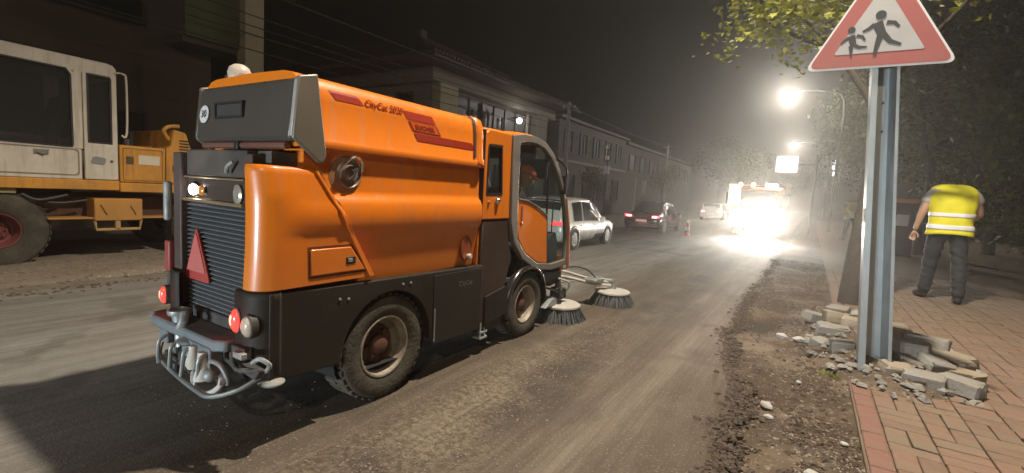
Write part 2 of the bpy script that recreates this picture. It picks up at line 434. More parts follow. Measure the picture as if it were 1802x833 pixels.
def ground_mat(name, kind):
    m = bpy.data.materials.new(name); m.use_nodes = True
    nt = m.node_tree; N = nt.nodes; L = nt.links
    b = N['Principled BSDF']
    geo = N.new('ShaderNodeNewGeometry'); sep = N.new('ShaderNodeSeparateXYZ')
    L.new(geo.outputs['Position'], sep.inputs[0])
    def noise(scale, detail=6, vec=None, rough=0.6, stretch=None):
        n = N.new('ShaderNodeTexNoise'); n.inputs['Scale'].default_value = scale; n.inputs['Detail'].default_value = detail
        n.inputs['Roughness'].default_value = rough
        mp = N.new('ShaderNodeMapping'); L.new(geo.outputs['Position'], mp.inputs[0])
        if stretch: mp.inputs['Scale'].default_value = stretch
        L.new(mp.outputs[0], n.inputs['Vector'])
        return n.outputs['Fac']
    def ramp(src, a, c, ca=(0, 0, 0), cb=(1, 1, 1)):
        r = N.new('ShaderNodeValToRGB'); r.color_ramp.elements[0].position = a; r.color_ramp.elements[1].position = c
        r.color_ramp.elements[0].color = (*ca, 1); r.color_ramp.elements[1].color = (*cb, 1)
        L.new(src, r.inputs[0]); return r.outputs[0]
    def mix(f, a, c, mode='MIX'):
        x = N.new('ShaderNodeMixRGB'); x.blend_type = mode
        if isinstance(f, float): x.inputs[0].default_value = f
        else: L.new(f, x.inputs[0])
        for i, q in ((1, a), (2, c)):
            if isinstance(q, tuple): x.inputs[i].default_value = (*q, 1)
            else: L.new(q, x.inputs[i])
        return x.outputs[0]
    def math_(op, a, c=None, d=None):
        x = N.new('ShaderNodeMath'); x.operation = op
        for i, q in enumerate((a, c, d)):
            if q is None: continue
            if isinstance(q, (int, float)): x.inputs[i].default_value = q
            else: L.new(q, x.inputs[i])
        return x.outputs[0]
    def band(src, a, b_, c, d):
        """1 between b and c, 0 outside a..d"""
        r1 = N.new('ShaderNodeMapRange'); r1.interpolation_type = 'SMOOTHSTEP'
        L.new(src, r1.inputs[0]); r1.inputs[1].default_value = a; r1.inputs[2].default_value = b_
        r2 = N.new('ShaderNodeMapRange'); r2.interpolation_type = 'SMOOTHSTEP'
        L.new(src, r2.inputs[0]); r2.inputs[1].default_value = c; r2.inputs[2].default_value = d; r2.inputs[3].default_value = 1; r2.inputs[4].default_value = 0
        return math_('MULTIPLY', r1.outputs[0], r2.outputs[0])
    X, Y = sep.outputs[0], sep.outputs[1]
    if kind == 'road':
        wob = noise(0.55, 4); wx = math_('ADD', X, math_('MULTIPLY', math_('SUBTRACT', wob, 0.5), 1.0))
        fine = noise(140, 3); mid = noise(9, 6); streak = noise(2.2, 8, stretch=(1.6, 0.14, 1), rough=0.7)
        speck = ramp(noise(75, 2, rough=.4), 0.60, 0.70)
        asphalt = mix(mid, (0.058, 0.047, 0.036), (0.100, 0.080, 0.060))
        dust = mix(mid, (0.20, 0.188, 0.172), (0.31, 0.295, 0.27))
        mud = mix(mid, (0.070, 0.046, 0.026), (0.115, 0.078, 0.045))
        # old dusty carriageway left of the milled lane
        dz = math_('MULTIPLY', band(wx, -9, -8, -3.1, -2.3), ramp(streak, .15, .6))
        c = mix(math_('MULTIPLY', streak, 0.9), asphalt, mud)
        c = mix(ramp(streak, .45, .72), c, (0.15, 0.125, 0.095))
        c = mix(dz, c, dust)
        # trail of loose chips
        tr = math_('MULTIPLY', band(math_('ADD', X, math_('MULTIPLY', noise(1.4, 3), .5)), -1.95, -1.50, -1.28, -0.95), band(Y, -2, 0.5, 3.2, 5.4))
        tr = math_('MULTIPLY', tr, ramp(noise(26, 4), .40, .62))
        c = mix(math_('MULTIPLY', tr, .75), c, (0.27, 0.21, 0.15))
        # pale dust settled along the right wheel track
        t2 = math_('MULTIPLY', band(wx, -1.35, -0.85, -0.6, -0.35), ramp(streak, .3, .65))
        c = mix(math_('MULTIPLY', t2, .7), c, (0.24, 0.19, 0.15))
        t3 = math_('MULTIPLY', band(wx, -1.9, -1.6, -1.45, -1.25), ramp(noise(1.1, 5), .42, .6))
        c = mix(math_('MULTIPLY', t3, .85), c, (0.045, 0.035, 0.026))
        ed = band(wx, -.95, -.55, 3, 4)
        c = mix(math_('MULTIPLY', ed, .7), c, mix(noise(3, 6), (0.045, 0.028, 0.016), (0.12, 0.085, 0.055)))
        c = mix(math_('MULTIPLY', speck, .5), c, (0.30, 0.27, 0.22))
        c = mix(math_('MULTIPLY', ramp(fine, .35, .6), .35), c, mix(1.0, c, (0.5, 0.5, 0.5), 'MULTIPLY'))
        groove = noise(1.0, 5, stretch=(42, .35, 1), rough=.6)
        c = mix(math_('MULTIPLY', ramp(groove, .42, .62), .22), c, (0.035, 0.026, 0.018))
        patch_ = ramp(noise(.9, 3), .56, .60)
        c = mix(math_('MULTIPLY', patch_, .35), c, (0.05, 0.040, 0.030))
        rough = 0.8; bs = 0.7; bh = mix(.30, mix(.5, fine, noise(38, 5)), groove)
    elif kind == 'verge':
        mid = noise(5, 7); big = noise(1.3, 4); fine = noise(90, 3)
        c = mix(mid, (0.038, 0.026, 0.017), (0.105, 0.076, 0.052))
        c = mix(ramp(big, .46, .66), c, (0.17, 0.125, 0.088))
        c = mix(ramp(noise(30, 3), .58, .68), c, (0.25, 0.205, 0.155))
        c = mix(ramp(noise(13, 4), .30, .42, (1, 1, 1), (0, 0, 0)), c, (0.04, 0.028, 0.018))
        rough = 0.95; bs = 0.9; bh = mix(.4, fine, noise(24, 6))
    elif kind == 'left':
        mid = noise(4, 7); fine = noise(80, 3)
        c = mix(mid, (0.15, 0.12, 0.09), (0.27, 0.22, 0.165))
        c = mix(ramp(noise(22, 4), .58, .68), c, (0.36, 0.31, 0.25))
        c = mix(ramp(noise(11, 4), .30, .42, (1, 1, 1), (0, 0, 0)), c, (0.08, 0.06, 0.045))
        rough = 0.95; bs = 0.8; bh = mix(.4, fine, noise(20, 6))
    elif kind == 'paving':
        mid = noise(3, 6); fine = noise(60, 3)
        c = mix(mid, (0.13, 0.09, 0.06), (0.22, 0.15, 0.10))
        c = mix(ramp(noise(.8, 4), .4, .65), c, (0.19, 0.145, 0.10))
        rough = 0.9; bs = 0.4; bh = mix(.4, fine, noise(20, 6))
    else:
        mid = noise(.6, 6); fine = noise(20, 3)
        c = mix(mid, (0.035, 0.03, 0.02), (0.08, 0.065, 0.045))
        rough = 0.95; bs = 0.5; bh = fine
    L.new(c, b.inputs['Base Color'])
    b.inputs['Roughness'].default_value = rough
    b.inputs['Specular IOR Level'].default_value = 0.3
    bp = N.new('ShaderNodeBump'); bp.inputs['Strength'].default_value = bs; bp.inputs['Distance'].default_value = 0.012
    L.new(bh, bp.inputs['Height']); L.new(bp.outputs[0], b.inputs['Normal'])
    return m
road_m = ground_mat('dusty milled asphalt', 'road')
verge_m = ground_mat('rubble and soil', 'verge')
left_m = ground_mat('dusty trodden verge', 'left')
pave_m = ground_mat('sandy paving', 'paving')
soil_m = ground_mat('dark soil', 'ground')

def sheet(name, mt, xs, ys, zf, kind='structure'):
    b = MB(); b.grid([[(x, y, zf(x, y)) for x in xs] for y in ys])
    o = b.build(name, mt, smooth=180); tag(o, kind=kind)
    return o
def frange(a, b_, n): return [a + (b_ - a) * i / n for i in range(n + 1)]
ys_var = frange(-6, 14, 200) + frange(14, 60, 80)[1:] + frange(60, 220, 10)[1:]

sheet('ground', soil_m, frange(-300, 300, 8), frange(-300, 500, 8), lambda x, y: -0.12)
def road_edge(y):
    e = -0.62 + 0.10 * nz(0, y, .55, 3) + 0.05 * nz(0, y, 2.3, 9) + .015 * nz(0, y, 9, 2)
    if y < 5.5: e += 0.36 * min(1, (5.5 - y) / 2.0)
    return e
b = MB()
rows = []
for y in ys_var:
    e = road_edge(y)
    rows.append([(-7.05 + (e + 7.05) * t, y, 0.006 * nz(t * 6, y, 1.2, 5) - (0.03 if t == 1 else 0)) for t in [i / 28 for i in range(28)] + [0.995, 1]])
b.grid(rows); tag(b.build('road', road_m, smooth=180), kind='structure')

# right verge: churned soil between the road and the paving
def verge_z(x, y):
    z = 0.012 + 0.045 * nz(x, y, 1.7, 2) + 0.022 * nz(x, y, 5.5, 4) + 0.008 * nz(x, y, 19, 6)
    e = road_edge(y) - 0.05
    if x < e + .22: z -= 0.030 * (1 - (x - e) / .22)
    # hollow dug beside the road
    d = ((x + 0.35) / .33) ** 2 + ((y - 6.6) / .9) ** 2
    z -= 0.16 * math.exp(-d * 1.3)
    z -= 0.07 * math.exp(-(((x + .22) / .2) ** 2 + ((y - 3.6) / .5) ** 2))
    return z
b = MB(); rows = []
for y in frange(-6, 14, 320) + frange(14, 60, 80)[1:] + frange(60, 220, 10)[1:]:
    e = road_edge(y) - .06
    rows.append([(e + (0.385 - e) * t, y, min(0.05, verge_z(e + (0.385 - e) * t, y))) for t in [i / 22 for i in range(23)]])
b.grid(rows); tag(b.build('verge', verge_m, smooth=180), kind='structure')

# left verge behind the kerb
b = MB(); rows = []
for y in ys_var:
    rows.append([(-30 + 22.92 * t, y, (0.05 + .05 * nz(t * 30, y, 1.1, 8) + .02 * nz(t * 60, y, 3, 8)) if t < .995 else -0.02) for t in [0, .3, .5, .6, .66, .72, .76, .8, .84, .88, .91, .94, .96, .975, .985, .993, 1]])
b.grid(rows); tag(b.build('roadside', left_m, smooth=180), kind='structure')
# kerb stones of the left side
kroot = tag(MB().box(-7.16, -7.04, -6, 60, -0.1, 0.035).build('kerb', mat('dirty kerb', (.17, .14, .11), .95, var=.3, vscale=6, dirt=.7, dcol=(.10, .075, .05), bump=.6, bscale=18), loc=(-7.1, 0, 0)), kind='structure')
kme = None
for i in range(46):
    y = -1.6 + i * 0.82
    if kme is None:
        o = MB().box(-0.062, 0.062, -0.395, 0.395, -0.05, 0.062).build('kerbstone', MATS['dirty kerb'], kroot, bevel=0.018)
        kme = o
        for v in o.data.vertices: v.co += Vector((7.1, 0, 0))
    else:
        o = kme.copy(); COL.objects.link(o); o.parent = kroot
    o.location = (random.uniform(-.012, .012), y, random.uniform(-.03, .012))
    o.rotation_euler = (random.uniform(-.01, .01), random.uniform(-.05, .05), random.uniform(-.015, .015))

# pavement with its own blocks
PX0 = 0.39
pave = MB()
pave.grid([[(x, y, 0.035 + 0.006 * nz(x, y, 1.1, 3)) for x in frange(PX0, 9, 40)] for y in frange(-6, 60, 160)])
pave.box(PX0 - .004, PX0 + .02, -6, 60, -.1, .03)
pave = tag(pave.build('pavement', pave_m, smooth=60, loc=(PX0, 0, 0)), kind='structure')
bmats = [mat('brick a', (0.215, 0.128, 0.088), 0.9, var=0.25, vscale=16, dirt=0.85, dcol=(0.20, 0.155, 0.115), dscale=3, bump=0.3, bscale=50),
         mat('brick b', (0.185, 0.118, 0.08), 0.9, var=0.25, vscale=16, dirt=0.85, dcol=(0.195, 0.155, 0.11), dscale=3, bump=0.3, bscale=50),
         mat('brick c', (0.205, 0.14, 0.095), 0.9, var=0.25, vscale=16, dirt=0.9, dcol=(0.19, 0.15, 0.11), dscale=3, bump=0.3, bscale=50)]
redb = mat('brick border', (0.21, 0.105, 0.08), 0.9, var=0.2, vscale=16, dirt=0.7, dcol=(0.20, 0.13, 0.095), dscale=4, bump=0.3, bscale=50)
def brick_proto(w_, l_, m):
    hw, hl = w_ / 2 - .0035, l_ / 2 - .0035
    b = MB(); c = .005
    b.add([(-hw, -hl, -.05), (hw, -hl, -.05), (hw, hl, -.05), (-hw, hl, -.05), (-hw, -hl, -c), (hw, -hl, -c), (hw, hl, -c), (-hw, hl, -c),
           (-hw + c, -hl + c, 0), (hw - c, -hl + c, 0), (hw - c, hl - c, 0), (-hw + c, hl - c, 0)],
          [(0, 1, 5, 4), (1, 2, 6, 5), (2, 3, 7, 6), (3, 0, 4, 7), (4, 5, 9, 8), (5, 6, 10, 9), (6, 7, 11, 10), (7, 4, 8, 11), (8, 9, 10, 11)])
    o = b.build('brick', m, pave, smooth=0)
    for v in o.data.vertices: v.co += Vector((PX0, 0, 0))
    me = o.data; bpy.data.objects.remove(o)
    return me
pitch = .118
protos = {}
for k, mm in enumerate(bmats):
    protos[('h', k)] = brick_proto(.236, .118, mm); protos[('v', k)] = brick_proto(.118, .118 * 2, mm)
protos['border'] = brick_proto(.118, .236, redb)
cells = []
for j in range(-4, 110):
    cells.append((PX0 + .062, j * .236 + .118, 'border', 0, 0))
for ci in range(0, 12):
    xc = PX0 + .124 + .118 + ci * .238
    j = -8 + (ci % 2); 
    while j < 118:
        y = j * pitch
        if (j + 3 * ci) % 5 == 0 or random.random() < .06:
            for sx_ in (-.059, .059): cells.append((xc + sx_, y + pitch / 2 + .0, 'v', random.randrange(3), 0))
            j += 2
        else:
            cells.append((xc, y, 'h', random.randrange(3), 0)); j += 1
random.shuffle(cells)
cells.sort(key=lambda c: (c[1] - 0) ** 2 + (c[0]) ** 2)
def in_view(x, y):
    d = Vector((x, y, .05 - HC)); c = M3.transposed() @ d
    if c.z > -.3: return False
    px = 901 + F * c.x / -c.z; py = 416.5 - F * c.y / -c.z
    return px < 1850 and py < 880
def brick_z(x, y): return 0.058 + 0.006 * nz(x, y, 1.1, 3)
near = [c for c in cells if in_view(c[0], c[1]) and c[1] > 2][:285]
nearset = set(id(c) for c in near)
far = MB()
for c in cells:
    x, y, kd, k, _ = c
    if kd == 'v': y += .059 - .059
    tilt = (random.uniform(-.02, .02), random.uniform(-.03, .03), random.uniform(-.02, .02))
    if id(c) in nearset:
        me = protos['border'] if kd == 'border' else protos[(kd, k)]
        o = bpy.data.objects.new('brick', me); COL.objects.link(o); o.parent = pave
        o.location = (x - PX0, y, brick_z(x, y) + random.uniform(-.005, .004)); o.rotation_euler = tilt
    elif y > 2.2 and y < 13 and in_view(x, y):
        hw, hl = (.059 - .004, .118 - .004) if kd != 'h' else (.118 - .004, .059 - .004)
        z = brick_z(x, y) + random.uniform(-.003, .003)
        far.add([(x + a * hw, y + q * hl, zz) for zz in (z - .03, z) for (a, q) in ((-1, -1), (1, -1), (1, 1), (-1, 1))],
                [(4, 5, 6, 7), (0, 1, 5, 4), (1, 2, 6, 5), (2, 3, 7, 6), (3, 0, 4, 7)])
if far.v: tag(far.build('paving_brick', bmats[2], pave, smooth=0), kind='stuff')

# pebbles and chips
def chips(name, n, fx, sz, mt, label, parent=None):
    V = []; Fc = []
    base = np.array([(-1, -.8, -.4), (1, -.7, -.5), (.8, .9, -.4), (-.7, 1, -.5), (-.4, -.5, .5), (.6, -.4, .6), (.4, .5, .4), (-.5, .4, .7)])
    fc = [(4, 5, 6, 7), (0, 1, 5, 4), (1, 2, 6, 5), (2, 3, 7, 6), (3, 0, 4, 7)]
    for i in range(n):
        x, y, z = fx()
        s = sz() ; a = random.uniform(0, 2 * PI)
        p = base * (1 + rng.uniform(-.3, .3, base.shape)) * np.array([s, s * random.uniform(.6, 1), s * random.uniform(.4, .8)])
        ca, sa = math.cos(a), math.sin(a)
        q = np.stack([p[:, 0] * ca - p[:, 1] * sa + x, p[:, 0] * sa + p[:, 1] * ca + y, p[:, 2] + z], 1)
        k = len(V); V += [tuple(r) for r in q]; Fc += [tuple(j + k for j in f_) for f_ in fc]
    b = MB(); b.v = V; b.f = Fc
    o = b.build(name, mt, smooth=0, recalc=False)
    return tag(o, label, 'rubble', kind='stuff')
pebm = mat('pale gravel', (0.36, 0.31, 0.25), 0.9, var=0.45, vscale=9, bump=.2)
pebd = mat('brown clods', (0.085, 0.060, 0.042), 0.95, var=0.5, vscale=9, bump=.3)
def vx():
    while True:
        y = 2.0 + random.random() ** 1.6 * 12; x = random.uniform(road_edge(y) + .02, .38)
        if random.random() < .12 + .88 * (x > -.02) * (nz(x, y, 2, 1) > -.15): return x, y, verge_z(x, y) + .004
chips('gravel', 1900, vx, lambda: .004 + .011 * random.random() ** 3, mat('dull gravel', (.26, .215, .165), .9, var=.5, vscale=9, bump=.2), 'pale gravel and stone chips scattered over the churned soil strip')
chips('soil_clods', 2600, vx, lambda: .006 + .024 * random.random() ** 3, pebd, 'brown soil clods covering the dug up strip beside the paving')
def vx2():
    y = 1.8 + random.random() ** 1.5 * 12; x = road_edge(y) + random.gauss(-.01, .055)
    return x, y, .004
def vx3():
    a = random.uniform(0, 2 * PI); r_ = random.random() ** .6; x = .72 + .66 * r_ * math.cos(a); y = 5.65 + 1.4 * r_ * math.sin(a)
    return x, y, .06 + .15 * (1 - r_ ** 2)
chips('block_rubble', 420, vx3, lambda: .012 + .035 * random.random() ** 2, mat('grey broken block', (.24, .22, .19), .9, var=.5, vscale=8, bump=.3), 'broken grey bits of paving block between the blocks of the heap')
chips('edge_rubble', 3200, vx2, lambda: .006 + .026 * random.random() ** 3, mat('edge rubble brown', (.075, .055, .040), .95, var=.5, vscale=8, bump=.3), 'ragged crumbs of asphalt and soil along the cut edge of the lane')
def rx():
    while True:
        y = random.uniform(1.2, 5.2); x = random.gauss(-1.62 - .05 * (y - 2), .17 * (1.3 - (y - 1.2) / 5))
        if nz(x, y, 3, 5) > -.25: return x, y, .004
chips('stone_chips', 1500, rx, lambda: .003 + .006 * random.random() ** 2, mat('chip brown', (.21, .165, .12), .9, var=.4, vscale=9), 'trail of pale loose stone chips on the milled road lane')
def rx2():
    y = 1.2 + random.random() ** 2 * 14; x = random.uniform(-3.5, -.5); return x, y, .003
chips('road_grit', 900, rx2, lambda: .002 + .005 * random.random() ** 3, MATS['chip brown'], 'fine pale grit strewn thinly across the brown road surface')
def rx3():
    y = random.uniform(0, 12); x = random.gauss(-7.10, .20); return x, y, .03 if x < -7.05 else .004
chips('kerb_rubble', 2200, rx3, lambda: .006 + .03 * random.random() ** 3, pebd, 'crumbled soil and rubble along the far kerb')

# ------------------------------------------------------------------ paving blocks heaped round the sign
blk_m = [mat('block grey', (0.27, 0.255, 0.23), 0.9, var=0.3, vscale=14, dirt=0.7, dcol=(0.20, 0.15, 0.10), dscale=7, bump=.4, bscale=45),
         mat('block tan', (0.30, 0.25, 0.19), 0.9, var=0.3, vscale=14, dirt=0.7, dcol=(0.20, 0.14, 0.09), dscale=7, bump=.4, bscale=45)]
def block(x, y, z, l, w_, h, rz, rx_, ry, mi, label, grp='loose paving blocks heaped round the sign post'):
    l *= 1.02 * random.uniform(.8, 1.1); w_ *= 1.1; h *= 1.25; z += .02
    hl, hw, hh = l / 2, w_ / 2, h / 2; c = .014
    b = MB()
    ch = round_poly([(-hl, -hw), (hl, -hw), (hl, hw), (-hl, hw)], .025, 2)
    inn = offset_poly(ch, c)
    n = len(ch)
    v = [(p[0], p[1], -hh) for p in ch] + [(p[0], p[1], hh - c) for p in ch] + [(p[0], p[1], hh) for p in inn]
    v = [(a + random.uniform(-.014, .014), q + random.uniform(-.014, .014), r_ + random.uniform(-.006, .006)) for a, q, r_ in v]
    f = [tuple(reversed(range(n)))] + [(i, (i + 1) % n, n + (i + 1) % n, n + i) for i in range(n)] + [(n + i, n + (i + 1) % n, 2 * n + (i + 1) % n, 2 * n + i) for i in range(n)] + [tuple(range(2 * n, 3 * n))]
    b.add(v, f)
    o = b.build('paving_block', blk_m[mi], loc=(0, 0, 0), smooth=35)
    o.location = (x, y, z); o.rotation_euler = (rx_, ry, rz)
    tag(o, label, 'paving block', grp)
    return o
BL = [  # x, y, z, l, w, h, rz, rx, ry, material, label
    (0.86, 4.72, .105, .24, .15, .09, -.25, .05, .02, 0, 'front grey paving block lying on the brick paving right of the sign post'),
    (1.08, 4.78, .105, .25, .16, .09, -.45, -.04, .05, 0, 'grey paving block at the right end of the front row of the heap'),
    (0.70, 4.80, .12, .20, .13, .08, .30, .25, .0, 1, 'tan paving block tipped against the foot of the sign post'),
    (1.16, 5.02, .11, .22, .13, .08, -.7, .1, -.1, 1, 'tan paving block at the outer right edge of the heap'),
    (0.80, 5.08, .11, .17, .17, .10, .2, .0, .3, 0, 'small grey block wedged low behind the front row'),
    (0.98, 5.10, .14, .18, .18, .11, .5, .2, .1, 0, 'squarish grey block standing proud in the middle of the heap'),
    (0.83, 5.22, .22, .30, .15, .09, -.15, .06, -.05, 0, 'long grey block lying on top in the heap middle'),
    (1.10, 5.30, .15, .28, .14, .09, -.75, .0, .12, 1, 'tan block slanting down the right flank of the heap'),
    (0.98, 5.50, .24, .30, .16, .09, -.3, -.08, .0, 0, 'dusty grey block on the upper right of the heap'),
    (0.78, 5.60, .26, .24, .16, .09, .1, .05, .1, 1, 'tan topped block just behind the right post flange'),
    (1.22, 5.62, .10, .25, .14, .09, -1.0, .15, .0, 1, 'flat tan block sunk in soil at the right of the heap'),
    (0.36, 5.20, .12, .22, .14, .11, .12, .0, -.08, 0, 'grey block left of the sign post nearest the road'),
    (0.30, 5.75, .14, .27, .15, .10, .05, .08, .0, 0, 'long grey block second row left of the sign post'),
    (0.50, 5.90, .22, .24, .15, .09, -.1, .0, .05, 1, 'tan block lying across two others left of the post'),
    (0.36, 6.30, .18, .26, .17, .10, .4, -.15, .1, 1, 'pale tilted block near the tree trunk'),
    (0.62, 6.25, .24, .26, .15, .09, -.2, .1, -.1, 0, 'grey block on the crest of the heap behind the post'),
    (0.18, 6.65, .08, .30, .12, .08, .7, .1, .2, 0, 'grey block leaning into the hollow by the road'),
    (0.80, 6.10, .20, .22, .15, .09, .4, .0, .15, 0, 'grey block at the back right of the heap'),
    (1.02, 5.95, .12, .24, .15, .09, -.5, .1, .0, 1, 'tan block half buried behind the heap'),
    (1.22, 5.32, .08, .18, .12, .06, -.2, .0, .1, 0, 'thin broken grey block on the paving right of the heap'),
    (0.20, 5.42, .07, .16, .13, .08, .9, .1, .0, 0, 'small grey block end half sunk in the verge soil'),
    (0.92, 6.75, .09, .22, .14, .08, .1, .0, .05, 1, 'last tan block on the paving behind the heap'),
    (0.40, 7.05, .12, .24, .15, .10, -.3, .1, .0, 0, 'grey block beside the foot of the tree trunk'),
]
for a in BL: block(*a)
# soil mound under the heap
b = MB()
cx_, cy_ = .70, 5.65
rows = []
for i in range(13):
    r_ = i / 12
    rows.append([(cx_ + .62 * r_ * math.cos(t) * (1 + .15 * nz(math.cos(t), math.sin(t), 2, 3)), cy_ + 1.35 * r_ * math.sin(t), .035 + .17 * (1 - r_ ** 2) * (1 + .5 * nz(r_ * 4, t, 1.5, 1)) - .03 * (r_ > .95)) for t in [2 * PI * k / 36 for k in range(36)]])
b.grid(rows, closed_u=True)
tag(b.build('soil_heap', verge_m, smooth=180), 'low mound of brown soil under the heap of paving blocks', 'soil', kind='stuff')

def stone(x, y, z, s, label, m, sc=(1, .8, .45), rz=0.0):
    b = MB(); b.sphere((0, 0, 0), s, 10, 6, sc)
    b.v = [(a * (1 + .6 * nz(a * 26 + x * 9, q * 26, 1, 1)), q * (1 + .6 * nz(q * 26, c * 26 + y, 1, 5)), c * (1 + .7 * nz(c * 30, a * 26 + x, 1, 7))) for a, q, c in b.v]
    o = b.build('stone', m, smooth=12, loc=(0, 0, 0)); o.location = (x, y, z); o.rotation_euler = (0.1, .05, rz)
    tag(o, label, 'stone', 'loose stones on the soil strip')
palest = mat('pale stone', (0.42, 0.405, 0.375), 0.85, var=0.15, vscale=20, dirt=.25, bump=.3)
stone(-.13, 5.79, verge_z(-.13, 5.79) + .03, .062, 'left one of the two round white stones by the hollow', palest)
stone(.03, 5.74, verge_z(.03, 5.74) + .03, .066, 'right one of the two round white stones by the hollow', palest, (1.1, .7, .4), .4)
stone(.13, 5.83, verge_z(.13, 5.83) + .02, .028, 'small pale pebble beside the two round white stones', palest)
stone(-.12, 3.72, verge_z(-.12, 3.72) + .02, .045, 'jagged white topped stone at the dark edge of the milled lane', palest, (1.1, .7, .6), -.6)
stone(-.10, 3.50, verge_z(-.10, 3.5) + .015, .032, 'small grey stone just below the jagged white stone', palest, (1, .7, .5), .3)
stone(.14, 2.86, verge_z(.14, 2.86) + .02, .038, 'white stone at the bottom edge of the soil strip near the bricks', palest, (1.2, .7, .45))
stone(.05, 4.28, verge_z(.05, 4.28) + .02, .024, 'single white pebble in the middle of the soil strip', palest)
stone(.30, 3.35, verge_z(.3, 3.35) + .015, .024, 'small pale stone close beside the brick border', palest)

gt = MB()
for i in range(90):
    a = random.uniform(0, 2 * PI); r_ = random.uniform(0, .085); x0 = .285 + r_ * math.cos(a) * 1.3; y0 = 4.62 + r_ * math.sin(a)
    hx, hy = random.uniform(-.03, .03), random.uniform(-.03, .03); hh_ = random.uniform(.015, .05); z0 = verge_z(x0, y0) - .004; w_ = random.uniform(.002, .004)
    gt.add([(x0 - w_, y0, z0), (x0 + w_, y0, z0), (x0 + hx * .4 + w_ * .7, y0 + hy * .4, z0 + hh_ * .7), (x0 + hx * .4 - w_ * .7, y0 + hy * .4, z0 + hh_ * .7), (x0 + hx, y0 + hy, z0 + hh_)], [(0, 1, 2, 3), (3, 2, 4)])
tag(gt.build('grass', mat('yellow green grass', (.20, .20, .03), .8, var=.4, vscale=30), smooth=0, recalc=False), 'small yellow green tuft of grass in the soil just left of the sign post foot', 'grass', kind='stuff')
# ------------------------------------------------------------------ foliage helper
def leafmat(name, c1, c2):
    if name in MATS: return MATS[name]
    m = bpy.data.materials.new(name); m.use_nodes = True
    nt = m.node_tree; N = nt.nodes; L = nt.links; b = N['Principled BSDF']
    g = N.new('ShaderNodeNewGeometry')
    n = N.new('ShaderNodeTexNoise'); n.inputs['Scale'].default_value = 1.4; n.inputs['Detail'].default_value = 3
    L.new(g.outputs['Position'], n.inputs['Vector'])
    ad = N.new('ShaderNodeMath'); ad.operation = 'ADD'; L.new(n.outputs['Fac'], ad.inputs[0])
    sb = N.new('ShaderNodeMath'); sb.operation = 'MULTIPLY_ADD'; sb.inputs[1].default_value = .7; sb.inputs[2].default_value = -.35
    L.new(g.outputs['Random Per Island'], sb.inputs[0]); L.new(sb.outputs[0], ad.inputs[1])
    mx = N.new('ShaderNodeMixRGB'); mx.inputs[1].default_value = (*c1, 1); mx.inputs[2].default_value = (*c2, 1)
    L.new(ad.outputs[0], mx.inputs[0]); L.new(mx.outputs[0], b.inputs['Base Color'])
    b.inputs['Roughness'].default_value = .5
    t = N.new('ShaderNodeBsdfTranslucent'); L.new(mx.outputs[0], t.inputs[0])
    ms = N.new('ShaderNodeMixShader'); ms.inputs[0].default_value = .3
    L.new(b.outputs[0], ms.inputs[1]); L.new(t.outputs[0], ms.inputs[2]); L.new(ms.outputs[0], N['Material Output'].inputs[0])
    MATS[name] = m
    return m
leaf_bright = leafmat('bright leaves', (0.18, 0.19, 0.02), (0.36, 0.34, 0.06))
leaf_mid = leafmat('mid leaves', (0.045, 0.06, 0.015), (0.11, 0.12, 0.035))
leaf_dark = leafmat('dark leaves', (0.06, 0.075, 0.024), (0.17, 0.18, 0.06))
bark = mat('bark', (0.06, 0.048, 0.038), 0.95, var=0.35, vscale=12, bump=.8, bscale=20)
MAPLE = np.array([(0, 0), (.28, .12), (.62, .05), (.42, .32), (.75, .55), (.38, .55), (.12, 1.0), (-.10, .60), (-.5, .78), (-.35, .42), (-.68, .15), (-.30, .15)])
PLAIN = np.array([(0, 0), (.28, .35), (.22, .75), (0, 1.0), (-.22, .75), (-.28, .35)])
def crown(name, blobs, n, size, m, parent, shape=PLAIN, hang=.3, clump=14):
    """blobs: (x,y,z,rx,ry,rz); leaves in sprays spread through each blob's volume"""
    vol = np.array([q[3] * q[4] * q[5] for q in blobs]); vol = vol / vol.sum()
    V = []; Fc = []
    k = len(shape)
    nc = n // clump
    for _ in range(nc):
        q = blobs[rng.choice(len(blobs), p=vol)]
        d = rng.normal(size=3); d /= np.linalg.norm(d); r_ = rng.random() ** .45
        c = np.array(q[:3]) + d * np.array(q[3:6]) * r_ * rng.uniform(.8, 1.15)
        sprd = size * 2.6
        for _ in range(clump):
            p = c + rng.normal(size=3) * sprd * np.array([1, 1, .6])
            s = size * rng.uniform(.6, 1.3)
            a = rng.uniform(0, 2 * PI); ti = rng.normal(0, .6) - hang
            u = np.array([math.cos(a), math.sin(a), 0]); w_ = np.array([-math.sin(a) * math.cos(ti), math.cos(a) * math.cos(ti), math.sin(ti)])
            nn = np.cross(u, w_)
            pts = [p + u * x_ * s + w_ * y_ * s + nn * abs(x_) * s * .35 for x_, y_ in shape]
            b0 = len(V); V += [tuple(t) for t in pts]; Fc.append(tuple(range(b0, b0 + k)))
    b = MB(); b.v = V; b.f = Fc
    return b.build(name, m, parent, smooth=0, recalc=False)

